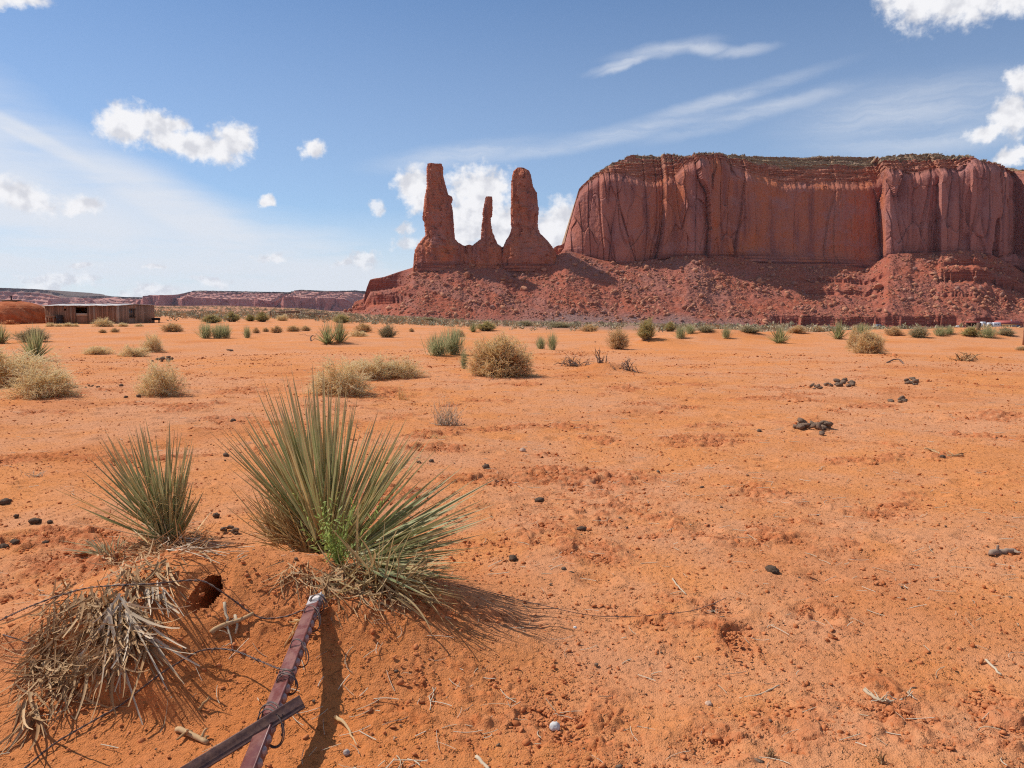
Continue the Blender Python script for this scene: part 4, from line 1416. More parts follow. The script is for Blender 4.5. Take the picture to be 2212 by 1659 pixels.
# ------------------------------------------------------------------ plants of the middle distance (kind, x, foot y, width, height)
PLANTS = [
    ('dry_bush', 28, 838, 150, 96, 'tall straw bush at the left edge, behind a lower one'),
    ('dry_bush', 96, 857, 116, 84, 'low broad straw bush in front of the tall one at the left edge'),
    ('yucca', 76, 776, 62, 66, 'green yucca on a sand mound behind the straw bushes at the left edge'),
    ('grey_shrub', 72, 738, 74, 30, 'hazy grey-green shrub directly behind the yucca left of the shed front'),
    ('yucca', 2, 742, 40, 40, 'half-seen yucca cut off by the left edge'),
    ('dry_bush', 349, 851, 92, 78, 'round golden dry bush standing alone left of centre'),
    ('dry_bush', 212, 765, 56, 21, 'flat pale dry tuft in the open sand before the shed'),
    ('dry_bush', 290, 770, 56, 28, 'low dry bush touching a taller round one, in front of the shed'),
    ('dry_bush', 331, 760, 44, 44, 'small round dry bush with a lower one at its left side'),
    ('brown_bush', 222, 719, 19, 9, 'tiny brown tuft in front of the shed door, left of its twin'),
    ('brown_bush', 248, 718, 21, 10, 'tiny brown tuft in front of the shed corner, right of its twin'),
    ('brown_bush', 371, 717, 52, 21, 'long low brown bush right of the shed'),
    ('green_shrub', 444, 731, 40, 34, 'upright green shrub, first of a row of three'),
    ('green_shrub', 471, 731, 36, 31, 'upright green shrub, middle of a row of three'),
    ('green_shrub', 487, 730, 34, 30, 'upright green shrub, last of a row of three, by a thin sprig'),
    ('green_shrub', 534, 730, 22, 26, 'thin lone green sprig right of the row of three green shrubs'),
    ('yellow_shrub', 458, 698, 52, 18, 'sloping yellow-green shrub behind the row of green shrubs'),
    ('yellow_shrub', 502, 695, 40, 20, 'rounded yellow-green shrub, right neighbour of the sloping one'),
    ('yellow_shrub', 541, 694, 26, 15, 'small yellow-green shrub in front of the white rock'),
    ('yellow_shrub', 566, 695, 36, 20, 'yellow-green shrub left of the log fence'),
    ('dry_bush', 610, 693, 26, 17, 'small straw bush in front of the log fence'),
    ('brown_bush', 553, 720, 20, 14, 'small pale dry tuft right of the lone green sprig'),
    ('brown_bush', 574, 717, 18, 11, 'smaller pale tuft between two bigger ones, below the log fence'),
    ('brown_bush', 598, 719, 30, 17, 'rounded pale dry bush below the log fence'),
    ('brown_bush', 634, 716, 36, 15, 'wide dry bush, left half of a low hedge below the log fence'),
    ('brown_bush', 661, 715, 28, 13, 'dry bush, right half of a low hedge below the log fence'),
    ('yucca', 708, 744, 58, 50, 'bushy yucca leaning left on a dark sand mound'),
    ('yucca', 734, 742, 48, 58, 'upright yucca sharing the dark sand mound with a leaning one'),
    ('dry_bush', 775, 727, 42, 18, 'pale dry bush behind the pair of yuccas on the mound'),
    ('brown_bush', 786, 717, 50, 22, 'brown bush beyond the pale one behind the yucca pair'),
    ('grey_shrub', 836, 729, 50, 32, 'grey-green round shrub with dead twigs at its foot'),
    ('yellow_shrub', 738, 698, 48, 20, 'yellow-green shrub near the left toe of the rock slope'),
    ('yucca', 869, 699, 22, 17, 'small yucca on the skyline of the orange sand below the left spire'),
    ('grey_shrub', 925, 696, 54, 12, 'low dark grey-green shrub below the slender spire'),
    ('brown_bush', 889, 717, 14, 10, 'tiny brown twig tuft left of the big green shrub'),
    ('green_shrub', 945, 768, 70, 50, 'big dark green spiky shrub, left half of a clump beside the great tumbleweed'),
    ('green_shrub', 978, 766, 70, 62, 'big dark green spiky shrub, right half of the clump beside the great tumbleweed'),
    ('brown_bush', 992, 728, 30, 20, 'brown bush peeping over the big dark green shrub'),
    ('green_shrub', 1003, 797, 24, 46, 'narrow pale green tuft at the left foot of the great tumbleweed'),
    ('tumbleweed', 1080, 811, 152, 106, 'great round golden tumbleweed in the centre of the plain'),
    ('dry_bush', 735, 851, 140, 88, 'wide straw bush just behind the largest yucca'),
    ('dry_bush', 800, 818, 110, 64, 'middle part of the straw thicket behind the largest yucca'),
    ('dry_bush', 866, 815, 100, 56, 'right end of the straw thicket behind the largest yucca'),
    ('green_shrub', 1168, 754, 30, 30, 'small grey-green shrub right of the great tumbleweed, left one of a pair'),
    ('green_shrub', 1193, 756, 30, 40, 'small grey-green shrub right of the great tumbleweed, taller one of a pair'),
    ('yucca', 1022, 717, 26, 24, 'small yucca behind the great tumbleweed, near its left shoulder'),
    ('yellow_shrub', 1050, 714, 56, 20, 'olive shrub behind the great tumbleweed'),
    ('grey_shrub', 1130, 705, 60, 16, 'low grey shrub on the sand crest right of the great tumbleweed'),
    ('grey_shrub', 1210, 708, 70, 17, 'grey scrubby bush on the sand crest above the pair of grey-green shrubs'),
    ('brown_bush', 1272, 716, 54, 20, 'brown twiggy scrub left of the round brown bush'),
    ('brown_bush', 1333, 753, 60, 52, 'round brown bush with dense upright twigs right of the dead branches'),
    ('yellow_shrub', 1397, 734, 48, 48, 'tall olive shrub with a pale round head beside the round brown bush'),
    ('grey_shrub', 1432, 714, 20, 18, 'small dark shrub right behind the tall olive shrub'),
    ('yellow_shrub', 1447, 716, 34, 24, 'olive bush, second to the right of the tall olive shrub'),
    ('green_shrub', 1470, 731, 34, 33, 'spiky green shrub on the edge of a sand hummock'),
    ('green_shrub', 1490, 720, 32, 24, 'green shrub behind the spiky one on the sand hummock'),
    ('grey_shrub', 1525, 716, 44, 18, 'low grey-green shrub on the crest between green shrubs'),
    ('green_shrub', 1568, 731, 26, 30, 'small green shrub standing on dark bare stems'),
    ('grey_shrub', 1620, 717, 60, 16, 'wide grey-green shrub on the crest left of the lone yucca'),
    ('yucca', 1684, 742, 52, 40, 'lone yucca with a dead skirt on open sand in the right half'),
    ('brown_bush', 1722, 719, 48, 20, 'brown bush behind the lone yucca of the right half'),
    ('brown_bush', 1765, 717, 36, 16, 'smaller brown bush left of the shaggy yucca'),
    ('yucca', 1811, 733, 44, 40, 'shaggy yucca with a hanging dead skirt beside the two tumbleweeds'),
    ('green_shrub', 1862, 722, 42, 26, 'green shrub peeping over the pair of tumbleweeds'),
    ('tumbleweed', 1845, 753, 38, 44, 'small tumbleweed tucked behind the left side of a larger one'),
    ('tumbleweed', 1874, 763, 70, 54, 'pale dense tumbleweed in the right half'),
    ('brown_bush', 1931, 724, 42, 22, 'round brown bush right of the pale tumbleweed'),
    ('grey_shrub', 1984, 728, 46, 28, 'grey-green shrub with bare stems below the dark scarp'),
    ('green_shrub', 2030, 725, 34, 22, 'green shrub left of a smaller one, on the right sand crest'),
    ('green_shrub', 2050, 722, 24, 20, 'smaller green shrub beside its larger left neighbour, on the right crest'),
    ('yellow_shrub', 2096, 726, 38, 22, 'olive shrub left of the wooden stub on the right crest'),
    ('green_shrub', 2132, 729, 44, 26, 'dark green shrub growing round the wooden stub'),
    ('grey_shrub', 2172, 724, 40, 20, 'pale grey shrub near the fence post at the right edge'),
    ('brown_bush', 2210, 757, 30, 10, 'low tuft at the right edge below the fence post'),
]
for (k, x, y, w, h, lab) in PLANTS:
    plant(k, x, y, w, h, lab)

# dry grass along the foot of the shed
for (x, w, h) in [(110, 22, 9), (146, 20, 10), (163, 14, 8), (222, 40, 20), (265, 22, 10), (300, 18, 8), (127, 16, 7)]:
    plant('dry_bush', x, 705.5, w, h, 'dry straw tuft growing along the foot of the plank shed', 'straw tufts along the foot of the shed')


# ------------------------------------------------------------------ the great yuccas in front
def px_dir(a, b, Y, dY=0.0):
    """world vector from layout pixel a (at distance Y) to pixel b (at Y + dY)"""
    return at(b[0], b[1], Y + dY) - at(a[0], a[1], Y)


def fan(base_px, Y, tips, n, seed, jit, Lr=(0.9, 1.05), dyr=0.35, W=0.014, spread=0.03, cv_=0.012):
    """leaves from a crown towards guide tips: between the guides, with scatter in depth"""
    r = np.random.default_rng(seed)
    B0 = at(base_px[0], base_px[1], Y)
    tp = np.array(tips, float)
    a = np.array([math.atan2(p[0] - base_px[0], base_px[1] - p[1]) for p in tips]); ln = np.hypot(tp[:, 0] - base_px[0], tp[:, 1] - base_px[1])
    o = np.argsort(a); a = a[o]; ln = ln[o]
    an = np.interp(r.random(n), np.linspace(0, 1, len(a)), a) + r.normal(0, jit, n)
    L = np.interp(an, a, ln) * r.uniform(Lr[0], Lr[1], n) * np.where(r.random(n) < 0.25, r.uniform(0.55, 0.9, n), 1)
    m = FD / Y
    dep = r.normal(0, dyr, n) * L / m
    dx, dz = np.sin(an) * L / m, np.cos(an) * L / m
    base = B0 + np.stack([r.normal(0, spread, n) + 0.06 * np.sin(an), r.normal(0, spread, n), r.normal(0, spread * 0.5, n)], 1)
    d = np.stack([dx, dep, dz], 1)
    Ls = np.linalg.norm(d, axis=1) * np.clip(1.0 / np.sqrt(1 + (dep / (L / m)) ** 2), 0.8, 1)
    return blades(base, d, Ls, W * r.uniform(0.75, 1.3, n), r.normal(0.012, 0.018, n), 9, 0.28, roll=0.5, curl=cv_, rng=r)


def join(parts):
    V = []; F = []; C = []; n = 0
    for (v, f, c) in parts:
        V.append(v); F.append(f + n); C.append(c); n += len(v)
    return np.vstack(V), np.vstack(F), np.vstack(C)


def curly(n, center, size, seed, L=(0.05, 0.16), R=0.0012, updir=0.3):
    """loose leaf fibres"""
    r = np.random.default_rng(seed)
    b = np.asarray(center) + r.normal(0, 1, (n, 3)) * np.asarray(size)
    d = r.normal(0, 1, (n, 3)) + np.array([0, 0, updir]); d /= np.linalg.norm(d, axis=1, keepdims=True)
    e = np.cross(d, r.normal(0, 1, (n, 3))); e /= np.linalg.norm(e, axis=1, keepdims=True)
    l = r.uniform(L[0], L[1], n)[:, None, None]
    t = np.linspace(0, 1, 7)[None, :, None]
    w = r.uniform(1, 4, n)[:, None, None]
    P = b[:, None] + d[:, None] * l * t + e[:, None] * l * 0.35 * np.sin(w * t * 2.2) + np.cross(d, e)[:, None] * l * 0.3 * (1 - np.cos(w * t * 2))
    V, F, i = tubes(P, np.full((n, 7), R), 3)
    C = np.zeros((len(V), 3)); C[:, 1] = r.random(n)[i]; C[:, 2] = 0.3
    return V, F, C


# --- largest yucca: a tall back crown, a side crown leaning right, a dry low crown on the left
pA = hit(705, 1205); YA = pA[1]
pB = hit(835, 1262); YB2 = pB[1]
yroot = empty('yucca', hit(765, 1240), 0, 'largest yucca, a wide fan of stiff leaves beside the leaning metal post', 'yucca', 'yuccas in the foreground')
yloc = np.array(yroot.location[:])
tipsA = [(497, 912), (512, 925), (556, 870), (575, 905), (604, 830), (622, 850), (640, 815), (665, 826), (690, 830), (702, 812), (722, 838), (745, 834), (775, 870), (800, 880), (830, 915), (862, 930), (905, 960), (930, 985)]
tipsB = [(810, 960), (860, 950), (905, 985), (968, 1000), (950, 1060), (1010, 1060), (1035, 1068), (1062, 1045), (1070, 1098), (1050, 1130), (1010, 1180), (1000, 1205), (985, 1240), (1012, 1262), (1000, 1285)]
GUIDES = [(672, 1150, 495, 912), (676, 1150, 515, 922), (682, 1150, 557, 868), (688, 1150, 585, 850), (692, 1152, 604, 828), (698, 1155, 640, 813), (704, 1158, 665, 824), (712, 1160, 702, 811), (722, 1163, 745, 833),
          (735, 1168, 790, 872), (748, 1178, 835, 905), (760, 1188, 868, 930), (772, 1196, 912, 945), (786, 1205, 968, 985), (798, 1214, 1000, 1035), (810, 1224, 1062, 1043), (818, 1232, 1071, 1096), (824, 1238, 1052, 1128),
          (828, 1246, 1000, 1180), (832, 1252, 1003, 1212), (836, 1257, 1014, 1240), (840, 1262, 1012, 1264), (838, 1266, 980, 1290)]


def rosette(guides, Y0, Y1, n, seed, jit=0.04, Lr=(0.86, 1.04), dyr=0.25, W=0.0205, fwd=0.0, pull=0.0):
    """one continuous fan of stiff leaves: crown and outline both follow the guide lines"""
    r = np.random.default_rng(seed)
    g = np.array(guides, float)
    s = np.sort(r.random(n)) * (len(g) - 1)
    i = np.minimum(s.astype(int), len(g) - 2); f = (s - i)[:, None]
    q = g[i] * (1 - f) + g[i + 1] * f
    q[:, :2] += (g[:6, :2].mean(0) - q[:, :2]) * 0.30 + r.normal(0, 5, (n, 2))
    an = np.arctan2(q[:, 2] - q[:, 0], q[:, 1] - q[:, 3]) + r.normal(0, jit, n)
    ln = np.hypot(q[:, 2] - q[:, 0], q[:, 3] - q[:, 1]) * r.uniform(Lr[0], Lr[1], n) * 1.12 * np.where(r.random(n) < 0.22, r.uniform(0.6, 0.9, n), 1)
    Y = Y0 + (Y1 - Y0) * s / (len(g) - 1)
    base = np.array([at(a, b, y) for a, b, y in zip(q[:, 0], q[:, 1], Y)])
    base[:, 1] += r.normal(0, 0.035, n)
    L = ln / FD * Y
    dep = r.normal(-fwd, dyr, n) * L
    L = L * (1 - pull * r.random(n))
    d = np.stack([np.sin(an) * L, dep, np.cos(an) * L], 1)
    return blades(base, d, np.linalg.norm(d, axis=1) * np.clip(1 - 0.25 * np.abs(dep / L), 0.75, 1), W * r.uniform(0.75, 1.2, n), r.normal(0.008, 0.012, n), 9, 0.28, roll=0.5, curl=0.010, rng=r)


g1 = rosette(GUIDES, YA, YB2, 190, 801)
g2 = rosette(GUIDES, YA - .05, YB2 - .06, 70, 802, 0.10, (0.6, 0.85), 0.25, 0.021, 0.25)
g3 = rosette(GUIDES, YA + .05, YB2 + .05, 60, 803, 0.08, (0.7, 0.98), 0.2, 0.021, -0.25)
V, F, C = join([g1, g2, g3])
mesh_obj('leaves', V - yloc, F, M['yucca'], yroot, True, C)
d1 = fan((640, 1165), YA - 0.05, [(545, 1060), (552, 1090), (560, 1110), (575, 1010), (600, 1030), (590, 1150), (570, 1130), (620, 1060), (650, 1040)], 190, 811, 0.25, dyr=0.5, W=0.0105, spread=0.05, cv_=0.12)
d2 = fan((720, 1215), YA - 0.08, [(600, 1130), (640, 1090), (690, 1100), (740, 1110), (620, 1200), (660, 1250), (780, 1120)], 170, 812, 0.25, dyr=0.7, W=0.013, spread=0.06, cv_=0.12)
d3 = fan((840, 1262), YB2 - 0.05, [(700, 1290), (740, 1300), (800, 1320), (880, 1310), (950, 1300), (1000, 1290), (960, 1270), (780, 1200)], 80, 813, 0.2, dyr=0.5, W=0.010, spread=0.07, cv_=0.12)
d4 = fan((705, 1190), YA - 0.12, [(575, 1120), (600, 1080), (640, 1075), (680, 1085), (720, 1100), (760, 1120), (640, 1200), (800, 1150)], 120, 814, 0.3, dyr=0.6, W=0.012, spread=0.06, cv_=0.2)
d5 = fan((745, 1222), YA - 0.14, [(640, 1240), (660, 1275), (690, 1292), (725, 1305), (770, 1312), (820, 1315), (870, 1305), (620, 1200)], 150, 815, 0.3, dyr=0.35, W=0.010, spread=0.06, cv_=0.25)
d6 = fan((810, 1240), YB2 - 0.04, [(760, 1310), (800, 1322), (850, 1322), (900, 1315), (950, 1305), (720, 1290)], 120, 816, 0.3, dyr=0.35, W=0.010, spread=0.06, cv_=0.25)
V, F, C = join([d1, d2, d3, d4, d5, d6])
V[:, 2] = np.maximum(V[:, 2], H(V[:, 0], V[:, 1]) + 0.004)
mesh_obj('dry_leaves', V - yloc, F, M['dry_yucca'] if 'dry_yucca' in M else M['straw'], yroot, True, C)
for cv in (curly(150, at(720, 1130, YA - .05), (.09, .08, .05), 821), curly(110, at(700, 1050, YA), (.09, .10, .07), 823, R=0.0008)):
    mesh_obj('fibres', cv[0] - yloc, cv[1], M['bleached'], yroot, True, cv[2])
r_ = np.random.default_rng(824)
wb = hit(735, 1222)
nb = 34
st = wb + np.stack([r_.normal(0.0, .035, nb), r_.normal(0, .03, nb), r_.normal(0, .015, nb)], 1)
Wb = []; Wd = []
for q in range(nb):
    l = r_.uniform(0.14, 0.40)
    d_ = np.array([r_.normal(-0.1, .4), r_.normal(-.1, .2), 1.0])
    m_ = 13; Wd.append(d_ * l)
    bb = st[q] + d_ * l * np.linspace(0.0, 1, m_)[:, None]
    Wb.append(blades(bb, r_.normal(0, 1, (m_, 3)) + np.array([0, -.3, .8]), r_.uniform(.018, .045, m_), 0.008, 0.1, 4, 0.1, rng=r_))
tt_ = np.linspace(0, 1, 5)[None, :, None]
Ps = wb[None, None] * (1 - tt_) + (st + np.array(Wd))[:, None] * tt_
V, F, i_ = tubes(Ps, np.full((nb, 5), 0.0012), 3)
Wb.append((V, F, np.full((len(V), 3), .5)))
V, F, C = join(Wb)
weed = mesh_obj('weed', V - wb, F, M['fresh'], None, True, C, wb)
tag(weed, 'fresh bright green weed sprouting inside the largest yucca', 'weed')

# --- left yucca on the hummock
pL = hit(370, 1166); YL = pL[1]
lroot = empty('yucca', pL, 0, 'yucca on the left hummock, its grey-green leaves swept to the left', 'yucca', 'yuccas in the foreground')
tipsL = [(172, 1040), (180, 1012), (205, 1000), (222, 975), (243, 958), (262, 950), (285, 940), (300, 944), (318, 932), (338, 935), (358, 930), (375, 930), (392, 945), (410, 942), (414, 965), (408, 1010), (430, 1085), (438, 1075)]
GL = [(346, 1156, 164, 1036), (346, 1154, 172, 1006), (348, 1153, 197, 986), (350, 1152, 220, 962), (352, 1151, 242, 944), (355, 1150, 277, 932), (358, 1150, 304, 926), (362, 1150, 332, 922), (366, 1150, 358, 920), (372, 1151, 384, 930), (378, 1152, 402, 934), (384, 1154, 409, 979), (388, 1156, 407, 1034), (392, 1158, 424, 1074), (396, 1161, 432, 1072)]
V, F, C = join([rosette(GL, YL, YL - .02, 120, 831, 0.03, (0.84, 1.03), 0.22, 0.0195), rosette(GL, YL - .04, YL - .05, 34, 832, 0.08, (0.55, 0.8), 0.2, 0.019, 0.25)])
lloc = np.array(lroot.location[:])
mesh_obj('leaves', V - lloc, F, M['yucca'], lroot, True, C)
V, F, C = join([fan((375, 1165), YL - .03, [(190, 1080), (250, 1120), (300, 1130), (330, 1100), (400, 1110), (420, 1150)], 40, 833, 0.2, dyr=0.5, W=0.010, spread=0.05), curly(140, at(365, 1090, YL - .05), (.11, .06, .08), 834, R=0.0008)])
mesh_obj('dry_leaves', V - lloc, F, M['straw'], lroot, True, C)

# --- small tuft half buried on its left
pS = hit(238, 1200); 
sroot = empty('yucca', pS, 0, 'small half-buried yucca tuft low on the left side of the hummock', 'yucca', 'yuccas in the foreground')
V, F, C = join([fan((240, 1192), pS[1], [(140, 1188), (165, 1195), (200, 1170), (215, 1150), (235, 1165), (255, 1160), (270, 1172)], 40, 841, 0.1, dyr=0.35, W=0.010, spread=0.03),
                fan((240, 1210), pS[1] - .03, [(135, 1225), (150, 1215), (160, 1200), (170, 1230)], 18, 842, 0.08, dyr=0.3, W=0.009, spread=0.03)])
mesh_obj('leaves', V - pS, F, M['grey_green'], sroot, True, C)


# ------------------------------------------------------------------ dead leaves hanging over the hummock
def thatch(name, label, pts, n, seed, L, dirpx, jit, W=0.012, h=(0.0, 0.03), mat='dead', curl=0.18, sub=None):
    """flattened dead leaves lying on the slope around a list of layout pixels (x, y, spread)"""
    r = np.random.default_rng(seed)
    k = r.integers(0, len(pts), n)
    P = np.array(pts, float)[k]
    qx = P[:, 0] + np.clip(r.normal(0, 1, n), -1.3, 1.3) * P[:, 2]; qy = P[:, 1] + np.clip(r.normal(0, 0.6, n), -.9, .9) * P[:, 2]
    base = np.array([hit(a, b) for a, b in zip(qx, qy)])
    an = r.normal(0, jit, n) + math.atan2(dirpx[1], dirpx[0])
    l = r.uniform(L[0], L[1], n)
    m = FD / base[:, 1]
    e = np.array([hit(a + math.cos(t) * s * mm * 0.8, b + math.sin(t) * s * mm * 0.7) for a, b, t, s, mm in zip(qx, qy, an, l, m)])
    lift0 = r.uniform(h[0], h[1], n); lift1 = r.uniform(0.0, h[1] * 0.8, n)
    base[:, 2] += lift0 + 0.006; e[:, 2] += lift1 + 0.004
    d = e - base
    Ls = np.minimum(np.linalg.norm(d, axis=1), l * 1.3)
    V, F, C = blades(base, d, Ls, W * r.uniform(0.5, 1.5, n), r.normal(-0.06, 0.08, n), 6, 0.25, roll=0.6, curl=curl, rng=r,
                     prof=lambda t: np.clip(1.0 - 0.65 * t, 0, 1))
    c0 = base.mean(0)
    # keep them above the sand
    g = H(V[:, 0], V[:, 1]) + 0.003
    V[:, 2] = np.maximum(V[:, 2], g)
    o = mesh_obj(name, V - c0, F, M[mat], None, True, C, c0)
    tag(o, label, 'dead leaves', 'mats of dead yucca leaves')
    return o


thatch('dead_leaf_mat', 'mat of grey dead leaves lying flat on the crest under the left yucca', [(290, 1188, 25), (325, 1184, 25), (355, 1182, 25), (385, 1178, 25), (415, 1178, 24), (310, 1200, 20)], 260, 901, (0.08, 0.26), (1, 0.12), 0.45, 0.008, (0, 0.035), curl=0.25)
thatch('dead_leaf_mat', 'sheaf of bleached dead leaves jutting over the burrow mouth', [(360, 1195, 14), (390, 1192, 12), (410, 1190, 12)], 44, 902, (0.14, 0.32), (1, 0.10), 0.14, 0.009, (0.015, 0.07), 'dead_pale', 0.08)
thatch('dead_leaf_mat', 'shaggy brown thatch of dead leaves down the left flank of the hummock', [(140, 1300, 20), (120, 1340, 22), (170, 1330, 24), (95, 1390, 22), (130, 1390, 26), (180, 1380, 26), (160, 1430, 24), (110, 1450, 22), (220, 1400, 26), (230, 1360, 22), (80, 1450, 18), (150, 1270, 14)], 340, 903, (0.06, 0.22), (-0.55, 1), 0.5, 0.0095, (0, 0.045), curl=0.3)
thatch('dead_leaf_mat', 'spray of long bleached leaves splayed out at the middle of the hummock front', [(262, 1340, 14), (275, 1352, 14), (255, 1370, 14), (290, 1380, 12)], 40, 904, (0.12, 0.42), (0.35, 1), 0.70, 0.012, (0.02, 0.10), 'dead_pale', 0.14)
thatch('dead_leaf_mat', 'ragged fringe of dead leaves hanging at the foot of the hummock', [(190, 1450, 20), (230, 1450, 18), (60, 1530, 14), (75, 1560, 14), (130, 1480, 18), (250, 1470, 14), (160, 1490, 14)], 110, 905, (0.08, 0.26), (-0.35, 1), 0.6, 0.011, (0, 0.06), curl=0.3)
thatch('dead_leaf_mat', 'small bundle of stubby leaf bases below the burrow', [(322, 1290, 7), (345, 1275, 7), (352, 1300, 6)], 16, 906, (0.08, 0.20), (0.3, 1), 0.35, 0.014, (0.01, 0.05), 'dead_pale', 0.12)
thatch('dead_leaf_mat', 'scraps of dry leaf and root at the foot of the largest yucca', [(640, 1240, 26), (690, 1262, 26), (740, 1285, 26), (790, 1298, 26), (840, 1300, 26), (720, 1245, 22), (770, 1262, 22)], 260, 907, (0.05, 0.17), (0.4, 1), 0.9, 0.0085, (0, 0.03))

thatch('dead_leaf_mat', 'scattered brown dead leaves drooping down the sandy brow below the left yucca', [(235, 1215, 20), (265, 1225, 22), (300, 1235, 24), (330, 1240, 24), (365, 1235, 22), (250, 1250, 20), (290, 1265, 20)], 130, 908, (0.06, 0.22), (0.35, 1), 0.7, 0.011, (0, 0.05), curl=0.3)
thatch('dead_leaf_mat', 'dense grey-brown dead leaves filling the middle of the hummock front', [(200, 1300, 20), (235, 1310, 22), (270, 1320, 22), (210, 1345, 22), (245, 1360, 22), (290, 1350, 20), (300, 1390, 20), (265, 1410, 20)], 230, 909, (0.06, 0.26), (-0.1, 1), 0.6, 0.0125, (0, 0.06), curl=0.3)


# ------------------------------------------------------------------ metal
def m_paint(N, b):
    p = obj_of(N)
    n = N.noise(p, 22, 6, 0.65)
    c = N.mix(N.mapr(n, 0.42, 0.62), (0.16, 0.047, 0.040), (0.21, 0.082, 0.062))
    c = N.mix(N.mapr(N.noise(p, 9, 5, 0.7), 0.60, 0.70, 0, .8), c, (0.22, 0.095, 0.055))
    N.l.new(c, b.inputs['Base Color'])
    N.l.new(N.mapr(n, 0.3, 0.7, 0.32, 0.6), b.inputs['Roughness'])
    bump(N, b, n, 0.25, 0.002)


def m_rust(N, b):
    p = obj_of(N)
    n = N.noise(p, 40, 7, 0.7)
    c = N.mix(N.mapr(n, 0.36, 0.62), (0.085, 0.042, 0.040), (0.165, 0.085, 0.062))
    c = N.mix(N.mapr(N.noise(p, 120, 3), 0.62, 0.72, 0, .7), c, (0.24, 0.13, 0.085))
    N.l.new(c, b.inputs['Base Color'])
    b.inputs['Roughness'].default_value = 0.62
    bump(N, b, n, 0.4, 0.002)


def m_wire(N, b):
    n = N.noise(pos_of(N), 60, 4)
    N.l.new(N.mix(N.mapr(n, 0.4, 0.62), (0.075, 0.055, 0.055), (0.16, 0.10, 0.075)), b.inputs['Base Color'])


def flat(name, c, rough=0.8, spec=0.2, var=0.0, sc=6.0):
    def fn(N, b):
        if var:
            n = N.noise(obj_of(N), sc, 5, 0.6)
            cc = N.mix(N.mapr(n, 0.3, 0.7), tuple(v * (1 - var) for v in c), tuple(min(1, v * (1 + var)) for v in c))
            N.l.new(cc, b.inputs['Base Color'])
        else:
            b.inputs['Base Color'].default_value = (*c, 1)
    return material(name, fn, rough, spec)


M['paint'] = material('dark_red_paint', m_paint, 0.45, 0.4)
M['rust'] = material('rusty_steel', m_rust, 0.6, 0.4, 0.2)
M['wire'] = material('old_wire', m_wire, 0.55, 0.4, 0.3)
M['white_paint'] = flat('chipped_white_paint', (0.56, 0.50, 0.47), 0.6, 0.25, 0.3, 50)
M['stud'] = flat('worn_stud', (0.33, 0.22, 0.21), 0.45, 0.4, 0.25, 60)

# --- leaning post with studs
TIP = hit(697, 1288, 0.045)
BOT = at(531, 1730, 2.13)
ax = (BOT - TIP); PL = np.linalg.norm(ax); ax = ax / PL
view = (TIP + BOT) / 2 - np.array([0, 0, HC]); view /= np.linalg.norm(view)
u_ = np.cross(view, ax); u_ /= np.linalg.norm(u_)                   # across the picture
if u_[0] < 0: u_ = -u_
v_ = np.cross(ax, u_)
if v_ @ view > 0: v_ = -v_                                             # towards the camera
nf = u_ * 0.90 + v_ * 0.436; wf = -u_ * 0.436 + v_ * 0.90               # the studded face looks right
S_ = 0.053
post = empty('metal_post', (TIP + BOT) / 2, 0, 'dark red studded metal fence post with a white tip, leaning out of the sand', 'fence post')
pc = np.array(post.location[:])
prof = [(-0.42, 0.0), (0.42, 0.0), (0.44, -0.10), (0.30, -0.20), (0.12, -1.05), (-0.06, -1.05), (-0.10, -0.2), (-0.42, -0.10)]
prof = [(a * S_, b * S_) for a, b in prof]
wt = 0.30 * 0.42
mb = MB(); mb.prism(prof, TIP + ax * 0.075, BOT + ax * 0.2, wf, nf)
mb.V = [v - pc for v in mb.V]; mb.build('shaft', M['paint'], post)
mb = MB(); mb.prism(prof, TIP, TIP + ax * 0.0748, wf, nf)
mb.V = [v - pc for v in mb.V]; mb.build('white_tip', M['white_paint'], post)
q = 0.02; k = 0
while q < PL + 0.15:
    mb = MB()
    c0 = TIP + ax * q + wf * 0.006 - pc
    hw, hl, hh = 0.012, 0.013, 0.011
    Vb = np.array([c0 + ax * (-hl) + wf * (-hw), c0 + ax * (-hl) + wf * hw, c0 + ax * hl + wf * hw, c0 + ax * hl + wf * (-hw),
                   c0 + nf * hh - ax * hl * .2 + wf * (-hw * .8), c0 + nf * hh - ax * hl * .2 + wf * hw * .8, c0 + nf * hh * .9 + ax * hl * .55 + wf * hw * .8, c0 + nf * hh * .9 + ax * hl * .55 + wf * (-hw * .8)])
    mb.add(Vb, np.array([[0, 1, 5, 4], [1, 2, 6, 5], [2, 3, 7, 6], [3, 0, 4, 7], [4, 5, 6, 7]]))
    mb.build('stud', M['white_paint'] if q < 0.05 else M['stud'], post)
    q += 0.053

# --- rusty angle iron tied across it
def on_post(px, py, lift=0.0):
    """point on the camera side of the post nearest to a line of sight"""
    best = None
    for s in np.linspace(0, PL + .3, 800):
        P = TIP + ax * s
        x, y = proj(P)
        e = (x - px) ** 2 + (y - py) ** 2
        if best is None or e < best[0]: best = (e, s)
    return TIP + ax * best[1] + v_ * lift, best[1]


